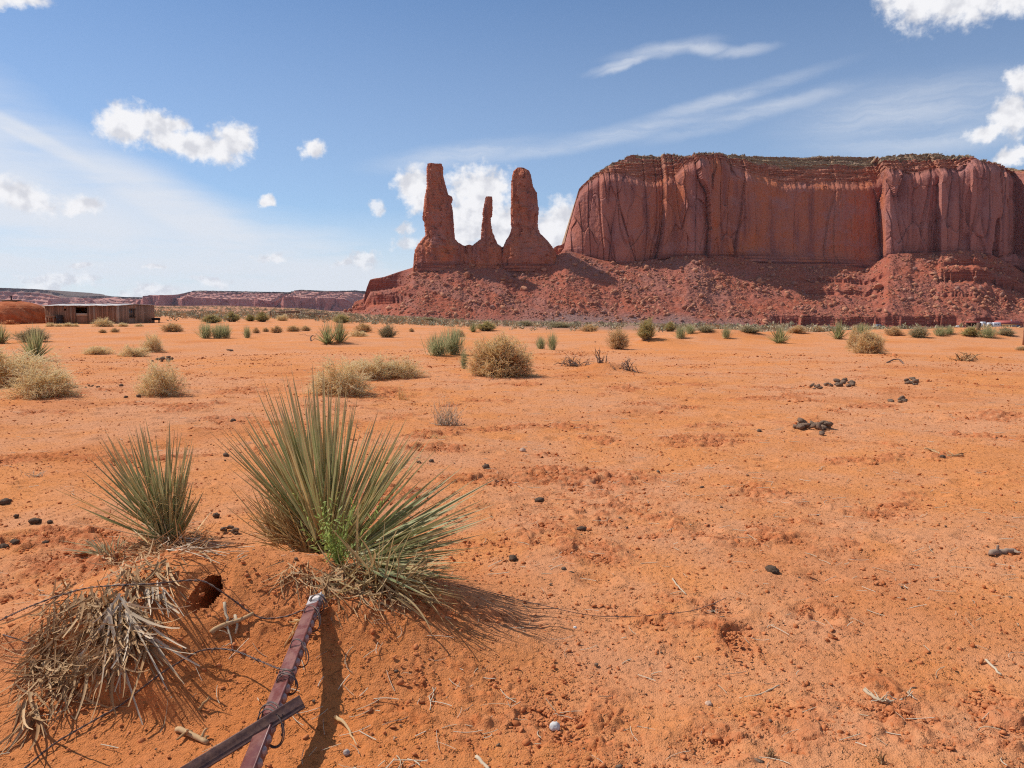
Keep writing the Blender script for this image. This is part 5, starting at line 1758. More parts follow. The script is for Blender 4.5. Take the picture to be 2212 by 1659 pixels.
PX_, sx_ = on_post(598, 1565, 0.034)
A_ = at(656, 1520, PX_[1] + 0.035); B_ = at(380, 1690, PX_[1] - 0.16)
la = B_ - A_; la /= np.linalg.norm(la)
ub = np.cross(view, la); ub /= np.linalg.norm(ub)
if ub[2] < 0: ub = -ub
vb = np.cross(la, ub)
if vb @ view > 0: vb = -vb
bar = empty('angle_iron', A_, 0, 'rusty angle iron bar tied across the leaning post near the bottom edge', 'metal bar')
mb = MB()
T_ = 0.004; w1 = 0.034; w2 = 0.024
f_up = ub * 0.96 + vb * 0.28; f_out = vb * 0.80 - ub * 0.60
pr = [(0, 0), (w1, 0), (w1, T_), (T_, T_), (T_, w2), (0, w2)]
off = [a * f_up + b * f_out for a, b in pr]
mbp = MB(); mbp.prism([(a, b) for a, b in pr], np.zeros(3), B_ - A_, f_up, f_out)
mbp.build('bar', M['rust'], bar)


def catmull(P, step=0.012):
    P = np.asarray(P, float)
    Q = np.vstack([2 * P[0] - P[1], P, 2 * P[-1] - P[-2]])
    out = []
    for i in range(1, len(Q) - 2):
        n = max(2, int(np.linalg.norm(Q[i + 1] - Q[i]) / step))
        t = np.linspace(0, 1, n, endpoint=False)[:, None]
        out.append(0.5 * (2 * Q[i] + (Q[i + 1] - Q[i - 1]) * t + (2 * Q[i - 1] - 5 * Q[i] + 4 * Q[i + 1] - Q[i + 2]) * t ** 2 + (3 * Q[i] - Q[i - 1] - 3 * Q[i + 1] + Q[i + 2]) * t ** 3))
    out.append(Q[-2][None])
    return np.vstack(out)


def wire(pts, label, twisted=True, barbs=(), rad_=0.0020, name='barbed_wire', extra=None):
    P = np.array([hit(a, b, h) for a, b, h in pts] if extra is None else pts)
    C_ = catmull(P, 0.010)
    c0 = C_[len(C_) // 2].copy()
    root = empty(name, c0, 0, label, 'wire', 'old fence wires around the leaning post')
    L = np.concatenate([[0], np.cumsum(np.linalg.norm(np.diff(C_, axis=0), axis=1))])
    T = np.gradient(C_, axis=0); T /= np.linalg.norm(T, axis=1, keepdims=True)
    U = np.cross(T, [0, 0, 1.0]); U /= np.linalg.norm(U, axis=1, keepdims=True) + 1e-9
    W = np.cross(T, U)
    if twisted:
        for ph in (0, math.pi):
            a = L / 0.075 * 2 * math.pi + ph
            S = C_ + (np.cos(a)[:, None] * U + np.sin(a)[:, None] * W) * rad_ * 1.15
            mb = MB(); mb.tube(S - c0, rad_, 5); mb.build('strand', M['wire'], root, True)
    else:
        mb = MB(); mb.tube(C_ - c0, rad_, 6); mb.build('strand', M['wire'], root, True)
    for bpos in barbs:
        i = min(int(bpos * len(C_)), len(C_) - 2)
        mb = MB()
        a = np.linspace(0, 4 * math.pi, 22)
        coil = C_[i] + T[i] * np.linspace(-.006, .006, 22)[:, None] + (np.cos(a)[:, None] * U[i] + np.sin(a)[:, None] * W[i]) * rad_ * 2.6
        tails = [coil[0] + (U[i] * .8 + W[i] * .5) * 0.018, coil[-1] - (U[i] * .5 - W[i] * .9) * 0.018]
        mb.tube(np.vstack([tails[0][None], coil, tails[1][None]]) - c0, rad_ * 0.75, 4)
        mb.build('barb', M['wire'], root, True)
    return root


tipc, _ = on_post(672, 1318, 0.02)
w1p = [hit(a, b, h) for a, b, h in [(-40, 1362, .03), (0, 1340, .035), (60, 1312, .04), (130, 1286, .05), (190, 1270, .06), (260, 1264, .06), (330, 1261, .07), (400, 1254, .10), (440, 1256, .12), (475, 1276, .10), (512, 1302, .05), (545, 1326, .022), (575, 1336, .018), (620, 1331, .03), (655, 1318, .05)]] + [tipc]
wire(w1p, 'upper barbed wire arching over the hummock and burrow to the post tip', True, (0.12, 0.55, 0.80), extra=True)
m2c, _ = on_post(628, 1460, 0.03)
w2p = [hit(a, b, h) for a, b, h in [(10, 1690, .01), (55, 1658, .012), (120, 1605, .012), (200, 1558, .015), (262, 1522, .02), (312, 1482, .025), (352, 1452, .02), (400, 1423, .02), (440, 1404, .035), (500, 1404, .09), (560, 1427, .14)]] + [at(603, 1444, m2c[1] + .02), m2c]
wire(w2p, 'lower barbed wire from the bottom left corner to the middle of the post', True, (0.62, 0.80), extra=True)
wire([(985, 1262, .05), (1030, 1272, .03), (1085, 1286, .012), (1130, 1298, .02), (1175, 1308, .025), (1225, 1320, .02), (1275, 1329, .006), (1320, 1332, .004), (1375, 1331, .014), (1430, 1327, .022), (1490, 1320, .03), (1530, 1308, .05), (1570, 1291, .09)],
     'thin dark single wire curving over the sand right of the largest yucca', False, (), 0.0017, 'loose_wire')
wire([(-20, 1362, .02), (10, 1372, .02), (45, 1383, .012), (64, 1390, -.002)], 'short dark wire end poking into the sand at the left edge', False, (), 0.0026, 'loose_wire')


def post_loop(s, tilt, size, label, turns=1.3, seed=0, open_=0.0):
    """a ring of wire round the post"""
    r = np.random.default_rng(seed)
    a = np.linspace(0, turns * 2 * math.pi, int(46 * turns))
    c = TIP + ax * s - nf * 0.010
    rr = size * (1 + 0.12 * np.sin(a * 1.7 + seed)) * (1 + open_ * a / a[-1])
    P = c + (np.cos(a) * rr)[:, None] * u_ + (np.sin(a) * rr)[:, None] * v_ + ax * (tilt * np.cos(a + 0.4) + 0.012 * a / 6.28)[:, None]
    c0 = c
    mb = MB(); mb.tube(P - c0, 0.0022, 5); mb.tube(P + ax * .006 + v_ * .002 - c0, 0.0020, 5)
    o = mb.build('tie_wire', M['wire'], None, True, c0)
    tag(o, label, 'wire', 'old fence wires around the leaning post')


post_loop(0.05, 0.02, 0.036, 'wire ring tight round the white tip of the post', 2.2, 1)
post_loop(0.17, 0.05, 0.034, 'loose wire loop just below the white tip of the post', 1.3, 2, 0.2)
post_loop(0.42, 0.04, 0.034, 'wire loop round the upper half of the post, above the lower barbed wire', 1.2, 3, 0.2)
post_loop(0.60, 0.02, 0.033, 'knotted wire ring where the lower barbed wire meets the post', 2.6, 4, 0.2)
post_loop(sx_ - 0.01, 0.05, 0.048, 'wire tie binding the angle iron to the post', 2.6, 5)


# ------------------------------------------------------------------ small things on the sand
def m_dung(N, b):
    n = N.noise(obj_of(N), 60, 5, 0.65)
    oi = N.node('ShaderNodeObjectInfo')
    c = N.mix(N.mapr(n, 0.35, 0.65), (0.10, 0.062, 0.040), (0.24, 0.16, 0.11))
    c = N.mix(N.math('MULTIPLY', oi.outputs['Random'], 0.5), c, (0.24, 0.15, 0.10))
    N.l.new(c, b.inputs['Base Color'])
    bump(N, b, n, 1.0, 0.01)


M['dung'] = material('dry_dung', m_dung, 0.95, 0.1)
M['clod'] = material('sand_clod', lambda N, b: N.l.new(N.mix(vcol_of(N)[0], (0.40, 0.122, 0.042), (0.58, 0.215, 0.088)), b.inputs['Base Color']), 1.0, 0.05)
M['white_stone'] = flat('white_stone', (0.58, 0.55, 0.51), 0.8, 0.2, 0.15, 60)
M['grey_stone'] = flat('grey_stone', (0.36, 0.28, 0.24), 0.8, 0.2, 0.2, 80)
M['tan_stone'] = flat('tan_stone', (0.55, 0.36, 0.25), 0.9, 0.1, 0.2, 60)


def lump_mesh(seed, sub=3, sq=(1, 1, 0.75), amp=0.30, fr=2.3):
    V, F = ico(sub)
    a = 1 + amp * n2(V[:, 0] * fr + seed * 7, V[:, 1] * fr + V[:, 2] * 1.3, 950 + seed) + amp * 0.5 * n2(V[:, 0] * fr * 3 + V[:, 2] * 4, V[:, 1] * fr * 3, 960 + seed)
    return V * a[:, None] * np.array(sq), F


_lump = {}


def stone(name, cat, px, py, w, label, mat, kind=0, group=None, sq=(1, 0.9, 0.75), sub=3):
    key = (kind, mat, sq)
    p = hit(px, py + w * 0.25)
    if key not in _lump:
        V, F = lump_mesh(kind, sub, sq)
        o = mesh_obj(name, V, F, M[mat], None, True)
        _lump[key] = o
    else:
        o = _lump[key].copy(); COL.objects.link(o)
    o.name = name
    s = w / FD * p[1] / 2 * (0.82 if mat == 'dung' else 1)
    o.scale = (s, s, s)
    o.location = (p[0], p[1], p[2] + s * sq[2] * 0.6)
    o.rotation_euler = (0, 0, (px * 0.37) % 6.28)
    return tag(o, label, cat, group)


stone('white_stone', 'stone', 1198, 1568, 25, 'round white stone on the sand near the bottom centre', 'white_stone', 1)
stone('white_stone', 'stone', 1242, 1356, 9, 'tiny white pebble below the thin dark wire', 'white_stone', 2)
stone('grey_stone', 'stone', 749, 1626, 15, 'smooth grey ball-shaped pebble right of the post shadow', 'grey_stone', 3, None, (1, 1, .95))
stone('tan_stone', 'stone', 1129, 972, 13, 'small pinkish stone on the sand above the yucca tips', 'tan_stone', 4)
stone('tan_stone', 'stone', 1530, 1520, 18, 'pale crumbly stone right of the white stone', 'tan_stone', 1)
G_ = 'dry dung balls scattered on the sand'
for k, (x, y, w, lab) in enumerate([
        (1668, 1228, 36, 'largest dark oval dung ball, alone right of centre'), (1232, 1238, 22, 'dark dung ball above the thin wire right of the largest yucca'),
        (1050, 1007, 20, 'brown dung ball upper right of the largest yucca'), (1165, 1078, 24, 'greyish speckled dung ball right of the yucca leaf tips'),
        (504, 908, 15, 'round dung ball by the topmost left leaf tips of the largest yucca'), (488, 982, 16, 'dark dung ball between the two foreground yuccas, upper'),
        (467, 1112, 18, 'dark dung ball with a pale rim between the two foreground yuccas, lower'), (76, 1123, 27, 'big brown dung ball at the left, level with the yucca base'),
        (12, 1081, 27, 'blackish dung ball touching the left edge'), (35, 1114, 13, 'small dung ball left of the big brown one'), (108, 1127, 15, 'small flat dung ball right of the big brown one'),
        (98, 1172, 18, 'dung ball above the small half-buried yucca tuft'), (32, 1168, 26, 'dark broken dung lump at the left edge, right one of two'), (8, 1178, 24, 'dark broken dung lump at the left edge, left one of two'),
        (932, 995, 14, 'small dung ball left of the brown one above the yucca'), (905, 998, 12, 'smallest dung ball above the right leaves of the largest yucca'),
        (1256, 1140, 22, 'long grey dung piece right of the yucca, below centre'), (1108, 1203, 26, 'flat long grey-brown dung piece beside the yucca leaf tips'),
        (1640, 930, 13, 'reddish dung ball left of the dung heap'),
        (2036, 986, 14, 'dung ball by the curved root at the right'), (1975, 1487, 13, 'small black dung ball near the bottom right'), (1540, 1320, 12, 'small dung bit at the end of the thin wire'),
        (262, 832, 11, 'small dung ball left of the round golden dry bush, upper left'), (300, 855, 12, 'dung ball right next to the round golden dry bush'), (272, 857, 10, 'dung ball between two others near the round golden bush'),
        (341, 843, 9, 'tiny dung ball half hidden at the foot of the round golden bush')]):
    sq = (1.25, 0.8, 0.62) if w > 20 else (1, 0.9, 0.78)
    stone('dung_ball', 'dung ball', x, y, w, lab, 'dung', 11 + k % 4, G_, sq)


def dung_pile(px, py, w, h, n, seed, label, ball):
    r = np.random.default_rng(seed)
    c = hit(px, py)
    root = empty('dung_pile', c, 0, label, 'dung pile', 'dung heaps on the plain')
    base = []
    for q in range(3):
        V, F = lump_mesh(20 + q, 2, (1.25, 0.85, 0.62), 0.32, 2.2)
        base.append(V)
    for q in range(n):
        p = hit(px + r.uniform(-w, w) / 2, py + r.uniform(-h, h) / 2)
        s = ball / FD * c[1] / 2 * r.uniform(0.5, 0.95)
        V, F = base[q % 3], ico(2)[1]
        o = mesh_obj('pellet', V * s, F, M['dung'], root, True, None, (p[0] - c[0], p[1] - c[1], p[2] - c[2] + s * 0.5 + (s * 0.9 if q < n // 3 else 0)))
        o.rotation_euler = (r.normal(0, .4), r.normal(0, .4), r.random() * 6.28)


dung_pile(1755, 925, 74, 8, 16, 1, 'largest dung heap of big dark balls at the right', 22)
dung_pile(1778, 936, 40, 20, 4, 2, 'few separate dung balls strewn just below the largest heap', 20)
dung_pile(1968, 829, 26, 6, 14, 13, 'clotted oblong dung heap in the right half, farther back', 13)
dung_pile(1938, 867, 34, 6, 10, 14, 'flat knotted dung heap below the clotted one', 13)
dung_pile(1825, 833, 44, 9, 14, 3, 'heap of small dung balls behind the largest heap', 15)
dung_pile(1770, 838, 56, 10, 12, 4, 'scattered small grey dung balls left of the heap behind', 10)
dung_pile(355, 779, 52, 5, 12, 5, 'dark dung heap behind the round golden dry bush', 11)
dung_pile(190, 837, 60, 4, 9, 6, 'thin row of dung bits right of the straw bushes at the left', 8)
dung_pile(505, 1148, 46, 12, 9, 7, 'dark dung crumbs lying between the two foreground yuccas', 16)
dung_pile(500, 758, 18, 3, 7, 8, 'small dark dung heap below the row of three green shrubs', 6)


def stick(name, label, pts, r0, r1, mat='wood_twig', cat='stick', branches=0, seed=0):
    r = np.random.default_rng(seed)
    P = catmull(np.array([hit(a, b, h) for a, b, h in pts]), 0.02)
    P += r.normal(0, r0 * 0.25, P.shape)
    c0 = P.mean(0)
    mb = MB(); mb.tube(P - c0, np.linspace(r0, r1, len(P)), 6)
    L = np.linalg.norm(P[-1] - P[0])
    for q in range(branches):
        i = r.integers(len(P) // 4, len(P) - 1)
        d = r.normal(0, 1, 3); d[2] = abs(d[2]) * 0.6
        d = d / np.linalg.norm(d) * L * r.uniform(0.12, 0.35)
        t = np.linspace(0, 1, 5)[:, None]
        Q = P[i] + d * t + r.normal(0, L * 0.02, (5, 3)) * t
        mb.tube(Q - c0, np.linspace(r1, r1 * 0.4, 5), 4)
    o = mb.build(name, M[mat], None, True, c0)
    tag(o, label, cat)
    return o


stick('stick', 'weathered brown stick pointing from the upper wire down to the left', [(455, 1368, .006), (480, 1353, .012), (520, 1338, .02), (548, 1327, .03)], 0.012, 0.008, 'dead', seed=1)
stick('stick', 'rough stick fragment lying on the smooth sand left of the angle iron', [(382, 1575, .008), (402, 1583, .012), (425, 1592, .010), (448, 1605, .006)], 0.011, 0.009, 'dead', branches=5, seed=2)
stick('root_stick', 'knobbly pale root hanging below the burrow mouth', [(484, 1300, .03), (489, 1325, .02), (490, 1345, .015), (495, 1370, .01), (503, 1402, .004)], 0.007, 0.003, 'bleached', branches=6, seed=3)
stick('stick', 'short pale stub beside the rooty piece below the burrow', [(508, 1330, .01), (513, 1350, .012), (508, 1368, .006)], 0.007, 0.005, 'bleached', seed=4)
stick('leaf_scrap', 'tan curled leaf scrap standing near the lower barbed wire', [(432, 1533, .002), (440, 1520, .03), (452, 1506, .05), (460, 1512, .04)], 0.008, 0.002, 'dead', 'leaf scrap', 3, 5)
stick('leaf_scrap', 'long straw-coloured leaf draped on the sand left of the post', [(612, 1400, .004), (625, 1378, .012), (640, 1350, .03), (652, 1338, .05), (660, 1340, .05)], 0.004, 0.006, 'straw', 'leaf scrap', 8, 6)
stick('leaf_scrap', 'curled straw leaf right of the crossing of post and angle iron', [(724, 1548, .004), (738, 1556, .02), (752, 1572, .012), (772, 1610, .004)], 0.007, 0.002, 'straw', 'leaf scrap', 0, 7)
stick('stick', 'curved grey root lying at the far right of the middle sand', [(1998, 968, .02), (2020, 976, .015), (2045, 984, .01), (2080, 983, .02)], 0.012, 0.008, 'dead', branches=5, seed=8)
stick('stick', 'dark bent stick arching off the sand in the right half', [(1915, 784, .0), (1930, 777, .05), (1943, 777, .06), (1952, 786, .0)], 0.02, 0.016, 'wood_twig', seed=9)
stick('stick', 'thin pale stick lying slantwise near the bottom right', [(1598, 1508, .004), (1640, 1500, .006), (1683, 1480, .01)], 0.004, 0.003, 'bleached', seed=10)
stick('stick', 'curved bundle of pale stems near the bottom right', [(1868, 1492, .01), (1900, 1512, .012), (1935, 1514, .012), (1968, 1500, .014)], 0.008, 0.004, 'bleached', branches=16, seed=11)
stick('stick', 'straight pale stick near the bottom right edge', [(2130, 1426, .004), (2145, 1440, .004), (2162, 1458, .004)], 0.006, 0.005, 'bleached', seed=12)
stick('stick', 'pale stick crossing a crumbled sand clod right of the thin wire', [(1452, 1250, .008), (1466, 1268, .01), (1482, 1284, .004)], 0.005, 0.004, 'bleached', seed=13)
stick('stick', 'thick brown stub of wood at the right edge, lower middle', [(2140, 1196, .01), (2165, 1193, .012), (2195, 1190, .012)], 0.020, 0.016, 'wood_twig', branches=4, seed=14)
stick('stick', 'pale straight stick cut by the bottom edge', [(1030, 1634, .003), (1043, 1648, .003), (1058, 1668, .003)], 0.007, 0.006, 'bleached', seed=15)
stick('stick', 'curved dark branch standing up left of the yucca pair on the mound', [(724 - 52, 738, -.02), (671, 730, .12), (675, 725, .16), (681, 727, .14)], 0.03, 0.012, 'wood_twig', 'branch', 2, 16)


def twig_heap(name, label, px, py, w, h, n, seed, mat, r0, cat='dead branches'):
    """a tangle of bare twigs"""
    r = np.random.default_rng(seed)
    c = hit(px, py)
    W, Hh = w / FD * c[1], h / FD * c[1]
    mb = MB()
    for q in range(n):
        a = r.random() * 6.283
        b = np.array([r.normal(0, W * 0.20), r.normal(0, W * 0.12), 0])
        b[2] = float(H(c[0] + b[0], c[1] + b[1])) - c[2]
        d = np.array([math.cos(a) * W * 0.42 * r.random(), math.sin(a) * W * 0.3 * r.random(), Hh * r.uniform(0.15, 1.0)])
        t = np.linspace(0, 1, 7)[:, None]
        P = b + d * t + np.array([0, 0, -Hh * r.uniform(0, 0.5)]) * t ** 2 + r.normal(0, W * 0.02, (7, 3)) * t
        mb.tube(P, np.linspace(1, 0.45, 7) * r0 * r.uniform(0.5, 1.2), 4)
        for e in range(2):
            i = r.integers(2, 6); dd = d * 0.4 + r.normal(0, 1, 3) * np.array([W, W, Hh]) * 0.10
            Q = P[i] + dd * np.linspace(0, 1, 4)[:, None]
            mb.tube(Q, np.linspace(0.5, 0.2, 4) * r0, 3)
    o = mb.build(name, M[mat], None, True, c)
    tag(o, label, cat)


twig_heap('twig_clump', 'whitish tangle of bare fine twigs right above the largest yucca', 965, 918, 66, 58, 90, 1, 'bleached', 0.0042, 'dry twigs')
twig_heap('twig_clump', 'small brownish tangle of twigs left of the whitish one', 872, 864, 38, 34, 26, 2, 'straw', 0.0045, 'dry twigs')
twig_heap('twig_clump', 'very small twig tangle below the whitish one', 945, 948, 40, 14, 26, 3, 'straw', 0.003, 'dry twigs')
twig_heap('dead_branches', 'dark knotted dead branches on the left of the orange sand mound', 1240, 790, 70, 26, 34, 4, 'wood_twig', 0.014)
twig_heap('dead_branches', 'forked dead branches sticking up in the middle of the orange mound', 1300, 784, 26, 40, 9, 5, 'wood_twig', 0.018)
twig_heap('dead_branches', 'arched dark dead branches at the right of the orange mound', 1358, 800, 52, 30, 22, 6, 'wood_twig', 0.014)
twig_heap('dead_stump', 'split grey stump with upright splinters on the far right sand', 2085, 779, 54, 18, 40, 7, 'dead', 0.020, 'stump')
twig_heap('twig_clump', 'dry twig tuft at the bottom edge, right of centre', 1925 - 20, 1650, 24, 30, 24, 8, 'dead', 0.0035, 'dry twigs')
twig_heap('twig_clump', 'little grass-root tuft on a dark shadow at the bottom edge', 1664, 1636, 24, 24, 40, 9, 'dead', 0.0024, 'dry twigs')
twig_heap('twig_clump', 'pale dry twigs at the far left above the small tuft', 80, 1030, 60, 18, 20, 10, 'bleached', 0.003, 'dry twigs')


def build_litter():
    r = np.random.default_rng(41)
    # crumbs and clods of sand
    n = 120000
    rr = 1.9 * (30 / 1.9) ** (r.random(n) ** 1.05); az = np.radians(r.uniform(-39, 39, n))
    x, y = rr * np.sin(az), rr * np.cos(az)
    d = patch_mask(x, y)
    keep = r.random(n) < (0.22 + 0.14 * n2(x / 2, y / 2, 78) + 0.75 * d) * (1 - 0.8 * smooth_area(x, y))
    x, y, rr, d = x[keep], y[keep], rr[keep], d[keep]
    s = np.clip(0.0024 * r.random(len(x)) ** -0.42, 0.0025, 0.0105) * (1 + rr / 10) * (1 + 0.7 * d)
    pos = np.stack([x, y, H(x, y) + s * 0.1 + 0.003], 1)
    big = s > 0.0075 * (1 + rr / 10)
    V1, F1, C1 = scatter(rock_protos(8, 1, 1.2, 9, 43), pos[big], s[big] * 1.15, 44, 0.5, 0.5)
    V2, F2, C2 = scatter(chip_protos(), pos[~big], s[~big] * 1.1, 45, 0.7, 0.3)
    V, F, C = np.vstack([V1, V2]), np.vstack([F1, F2 + len(V1)]), np.vstack([C1, C2])
    tag(mesh_obj('sand_clods', V, F, M['clod'], None, False, C), kind='stuff')
    # straw and leaf bits
    n = 2600
    rr = 2.1 * (34 / 2.1) ** r.random(n); az = np.radians(r.uniform(-38, 38, n))
    x, y = rr * np.sin(az), rr * np.cos(az)
    dd = 0.25 + sstep(-0.1, 0.6, fbm(x / 2.2, y / 1.6, 3, 46)) + 0.8 * np.exp(-((x - 1.8) / 2.5) ** 2 - ((y - 9) / 4) ** 2)
    k = r.random(n) < dd
    x, y, rr = x[k], y[k], rr[k]
    n = len(x)
    a = r.normal(0.0, 1.1, n); L = r.uniform(0.02, 0.11, n) * (1 + rr / 25)
    t = np.linspace(-0.5, 0.5, 5)[None, :]
    bend = r.normal(0, 0.35, n)[:, None]
    px_ = x[:, None] + L[:, None] * (t * np.cos(a)[:, None] - bend * t * t * np.sin(a)[:, None])
    py_ = y[:, None] + L[:, None] * (t * np.sin(a)[:, None] + bend * t * t * np.cos(a)[:, None])
    pz_ = H(px_, py_) + 0.008 + (r.random(n) * 0.012)[:, None] * (t + 0.5)
    V, F, i = tubes(np.stack([px_, py_, pz_], -1), (r.uniform(0.0007, 0.0018, n) * (1 + rr / 14))[:, None] * np.ones((1, 5)), 3)
    C = np.zeros((len(V), 3)); C[:, 1] = r.random(n)[i]; C[:, 2] = 0.2
    tag(mesh_obj('straw_litter', V, F, M['bleached'], None, False, C), kind='stuff')
    n = 420
    rr = 2.2 * (40 / 2.2) ** r.random(n); az = np.radians(r.uniform(-38, 38, n))
    x, y = rr * np.sin(az), rr * np.cos(az)
    s = np.clip(0.004 * r.random(n) ** -0.4, 0.004, 0.016) * (1 + rr / 16)
    V, F, C = scatter(rock_protos(4, 1, 0.4, 4, 47), np.stack([x, y, H(x, y) + s * 0.3 + 0.004], 1), s, 48, 0.6, 0.4)
    tag(mesh_obj('dark_crumbs', V, F, M['dung'], None, False, C), kind='stuff')


build_litter()


# ------------------------------------------------------------------ the plank shed
def m_plank(tone):
    def fn(N, b):
        e, r, t = vcol_of(N)
        p = obj_of(N)
        g = N.noise(N.mapping(p, scale=(9, 9, 0.7)), 1.0, 5, 0.65)
        c = N.mix(e, tuple(v * 0.72 for v in tone), tuple(v * 1.3 for v in tone))
        c = N.mix(N.mapr(g, 0.42, 0.7, 0, 0.6), c, tuple(v * 0.5 for v in tone))
        c = N.mix(N.mapr(r, 0.8, 1.0, 0, .6), c, (0.45, 0.36, 0.27))
        N.l.new(c, b.inputs['Base Color'])
    return fn


M['plank_red'] = material('red_brown_plank', m_plank((0.30, 0.145, 0.085)), 0.9, 0.1)
M['plank_grey'] = material('grey_brown_plank', m_plank((0.37, 0.22, 0.145)), 0.9, 0.1)
M['old_wood'] = material('dark_old_wood', m_plank((0.16, 0.095, 0.062)), 0.9, 0.1)
M['log'] = material('weathered_log', m_plank((0.22, 0.125, 0.085)), 0.9, 0.1)
M['dark'] = flat('dark_steel', (0.035, 0.03, 0.032), 0.7, 0.2)
M['tin'] = flat('roof_tin', (0.62, 0.56, 0.50), 0.5, 0.4, 0.15, 2)
M['glass'] = flat('window_glass', (0.05, 0.06, 0.065), 0.15, 0.5)
M['adobe'] = material('packed_earth', lambda N, b: (N.l.new(N.mix(N.mapr(N.noise(pos_of(N), 1.6, 7, 0.65), 0.35, 0.68), (0.40, 0.105, 0.042), (0.53, 0.185, 0.085)), b.inputs['Base Color']), bump(N, b, N.noise(pos_of(N), 3.5, 7, 0.7), 0.8, 0.15)), 1.0, 0.05)


def build_shed():
    Yc = 77.0
    c = np.array([x_at(255, Yc), Yc, 0.0])
    c[2] = float(H(c[0], c[1]))
    root = empty('plank_shed', c, 0, 'long low shed of upright weathered planks with a half door and one gable window', 'shed')
    dl = np.array([-1.0, 0, 0]); dg = np.array([0, 1.0, 0])           # along the front, along the gable
    tl = c[0] - x_at(97, Yc)
    tg = c[0] / x_at(333, 1.0) - Yc
    nl = np.array([0, -1.0, 0]); ng = np.array([1.0, 0, 0])
    hz = lambda py, Y: float(z_at(py, Y)) - c[2]
    eave = hz(661.5, Yc); low = -0.35

    def s_front(px):                                    # distance along the front of a layout pixel
        k = float(x_at(px, 1.0))
        return c[0] - k * c[1]

    def s_gable(px):
        k = float(x_at(px, 1.0))
        return c[0] / k - c[1]
    rotl = math.atan2(dl[1], dl[0]); rotg = math.atan2(dg[1], dg[0])

    def plank_run(mb, s0, s1, z0f, z1f, d, n_out, rot, w=0.19, seed=0, holes=()):
        r = np.random.default_rng(seed)
        s = s0
        while s < s1 - 0.02:
            ww = min(w * r.uniform(0.75, 1.3), s1 - s)
            m = s + ww / 2
            segs = [(z0f(m), z1f(m) + r.normal(0, 0.02))]
            for (h0, h1, hz0, hz1) in holes:
                if h0 <= m <= h1:
                    a, b = segs.pop()
                    if hz0 > a + 0.05: segs.append((a, hz0))
                    if hz1 < b - 0.05: segs.append((hz1, b))
            for a, b in segs:
                mb.box(d * m + n_out * (0.015 + r.normal(0, .006)) + np.array([0, 0, (a + b) / 2]), (ww - 0.012, 0.03, b - a), rot, rnd=r.random())
            s += ww
    ef = lambda s: eave
    z0 = lambda s: low
    d0, d1 = s_front(190), s_front(164)
    zd_top, zd_mid = hz(664, 78.3), hz(677, 78.3)
    mb = MB()
    plank_run(mb, 0.0, tl, z0, ef, dl, nl, rotl, 0.2, 1, [(d0, d1, low, zd_top), (s_front(143.5), s_front(138.5), hz(671, 79), hz(667, 79))])
    mb.build('front_wall', M['plank_red'], root)
    # gable with a window
    ridge_s = s_gable(290); peak = hz(658.5, 80.5)
    eg = lambda s: eave + (peak - eave) * (1 - abs(s - ridge_s) / max(ridge_s, 0.1)) if s < ridge_s else peak - (peak - (eave + 0.12)) * (s - ridge_s) / (tg - ridge_s)
    w0, w1 = s_gable(277), s_gable(292); wz0, wz1 = hz(685, 80.4), hz(667.5, 80.4)
    mb = MB()
    plank_run(mb, 0.0, tg, z0, eg, dg, ng, rotg, 0.3, 2, [(w0, w1, wz0, wz1)])
    mb.build('gable_wall', M['plank_grey'], root)
    # plain back and far side close the box
    mb = MB()
    plank_run(mb, 0.0, tl, z0, lambda s: eave + 0.1, dl, nl, rotl, 0.4, 3)
    mb.V = [v + dg * tg for v in mb.V]
    mb.build('back_wall', M['plank_red'], root)
    mb = MB()
    plank_run(mb, 0.0, tg, z0, eg, dg, ng, rotg, 0.4, 4)
    mb.V = [v + dl * tl for v in mb.V]
    mb.build('end_wall', M['plank_grey'], root)
    # roof of two tin slopes, a hand's breadth over the walls
    mb = MB()
    n = 14
    for i in range(n):
        a = -0.12 + (tl + 0.24) * i / n; b = -0.12 + (tl + 0.24) * (i + 1) / n
        dz = 0.02 * math.sin(i * 1.9)
        for (p, q, zp, zq) in ((-0.15, ridge_s, eave + 0.03, peak + 0.05), (ridge_s, tg + 0.12, peak + 0.05, eave + 0.14)):
            Vv = [dl * a + dg * p + [0, 0, zp + dz], dl * b + dg * p + [0, 0, zp + dz], dl * b + dg * q + [0, 0, zq + dz], dl * a + dg * q + [0, 0, zq + dz]]
            Vv = np.array(Vv + [v + np.array([0, 0, 0.05]) for v in Vv])
            mb.add(Vv, np.array([[0, 3, 2, 1], [4, 5, 6, 7], [0, 1, 5, 4], [1, 2, 6, 5], [2, 3, 7, 6], [3, 0, 4, 7]]))
    mb.build('roof', M['tin'], root)
    # half door with posts
    dm = (d0 + d1) / 2
    mb = MB()
    door = mb.box(dl * dm + nl * 0.03 + np.array([0, 0, (low + zd_mid) / 2]), (d1 - d0 - 0.06, 0.04, zd_mid - low), rotl, rnd=.6).build('half_door', M['plank_red'], root)
    mb = MB(); mb.box(dl * dm + nl * 0.06 + np.array([0, 0, zd_mid - 0.12]), (d1 - d0 - 0.1, 0.03, 0.28), rotl, rnd=1.0); mb.build('door_panel', M['plank_grey'], door)
    mb = MB()
    for s in (d0 - 0.03, d1 + 0.03):
        mb.box(dl * s + nl * 0.05 + np.array([0, 0, (low + zd_top) / 2]), (0.11, 0.08, zd_top - low), rotl)
    mb.box(dl * dm + nl * 0.05 + np.array([0, 0, zd_top + 0.06]), (d1 - d0 + .16, 0.08, 0.1), rotl)
    mb.build('door_frame', M['old_wood'], root)
    # window
    wm = (w0 + w1) / 2; zc = (wz0 + wz1) / 2
    mb = MB()
    for s in (w0, w1): mb.box(dg * s + ng * 0.05 + np.array([0, 0, zc]), (0.08, 0.07, wz1 - wz0 + .14), rotg)
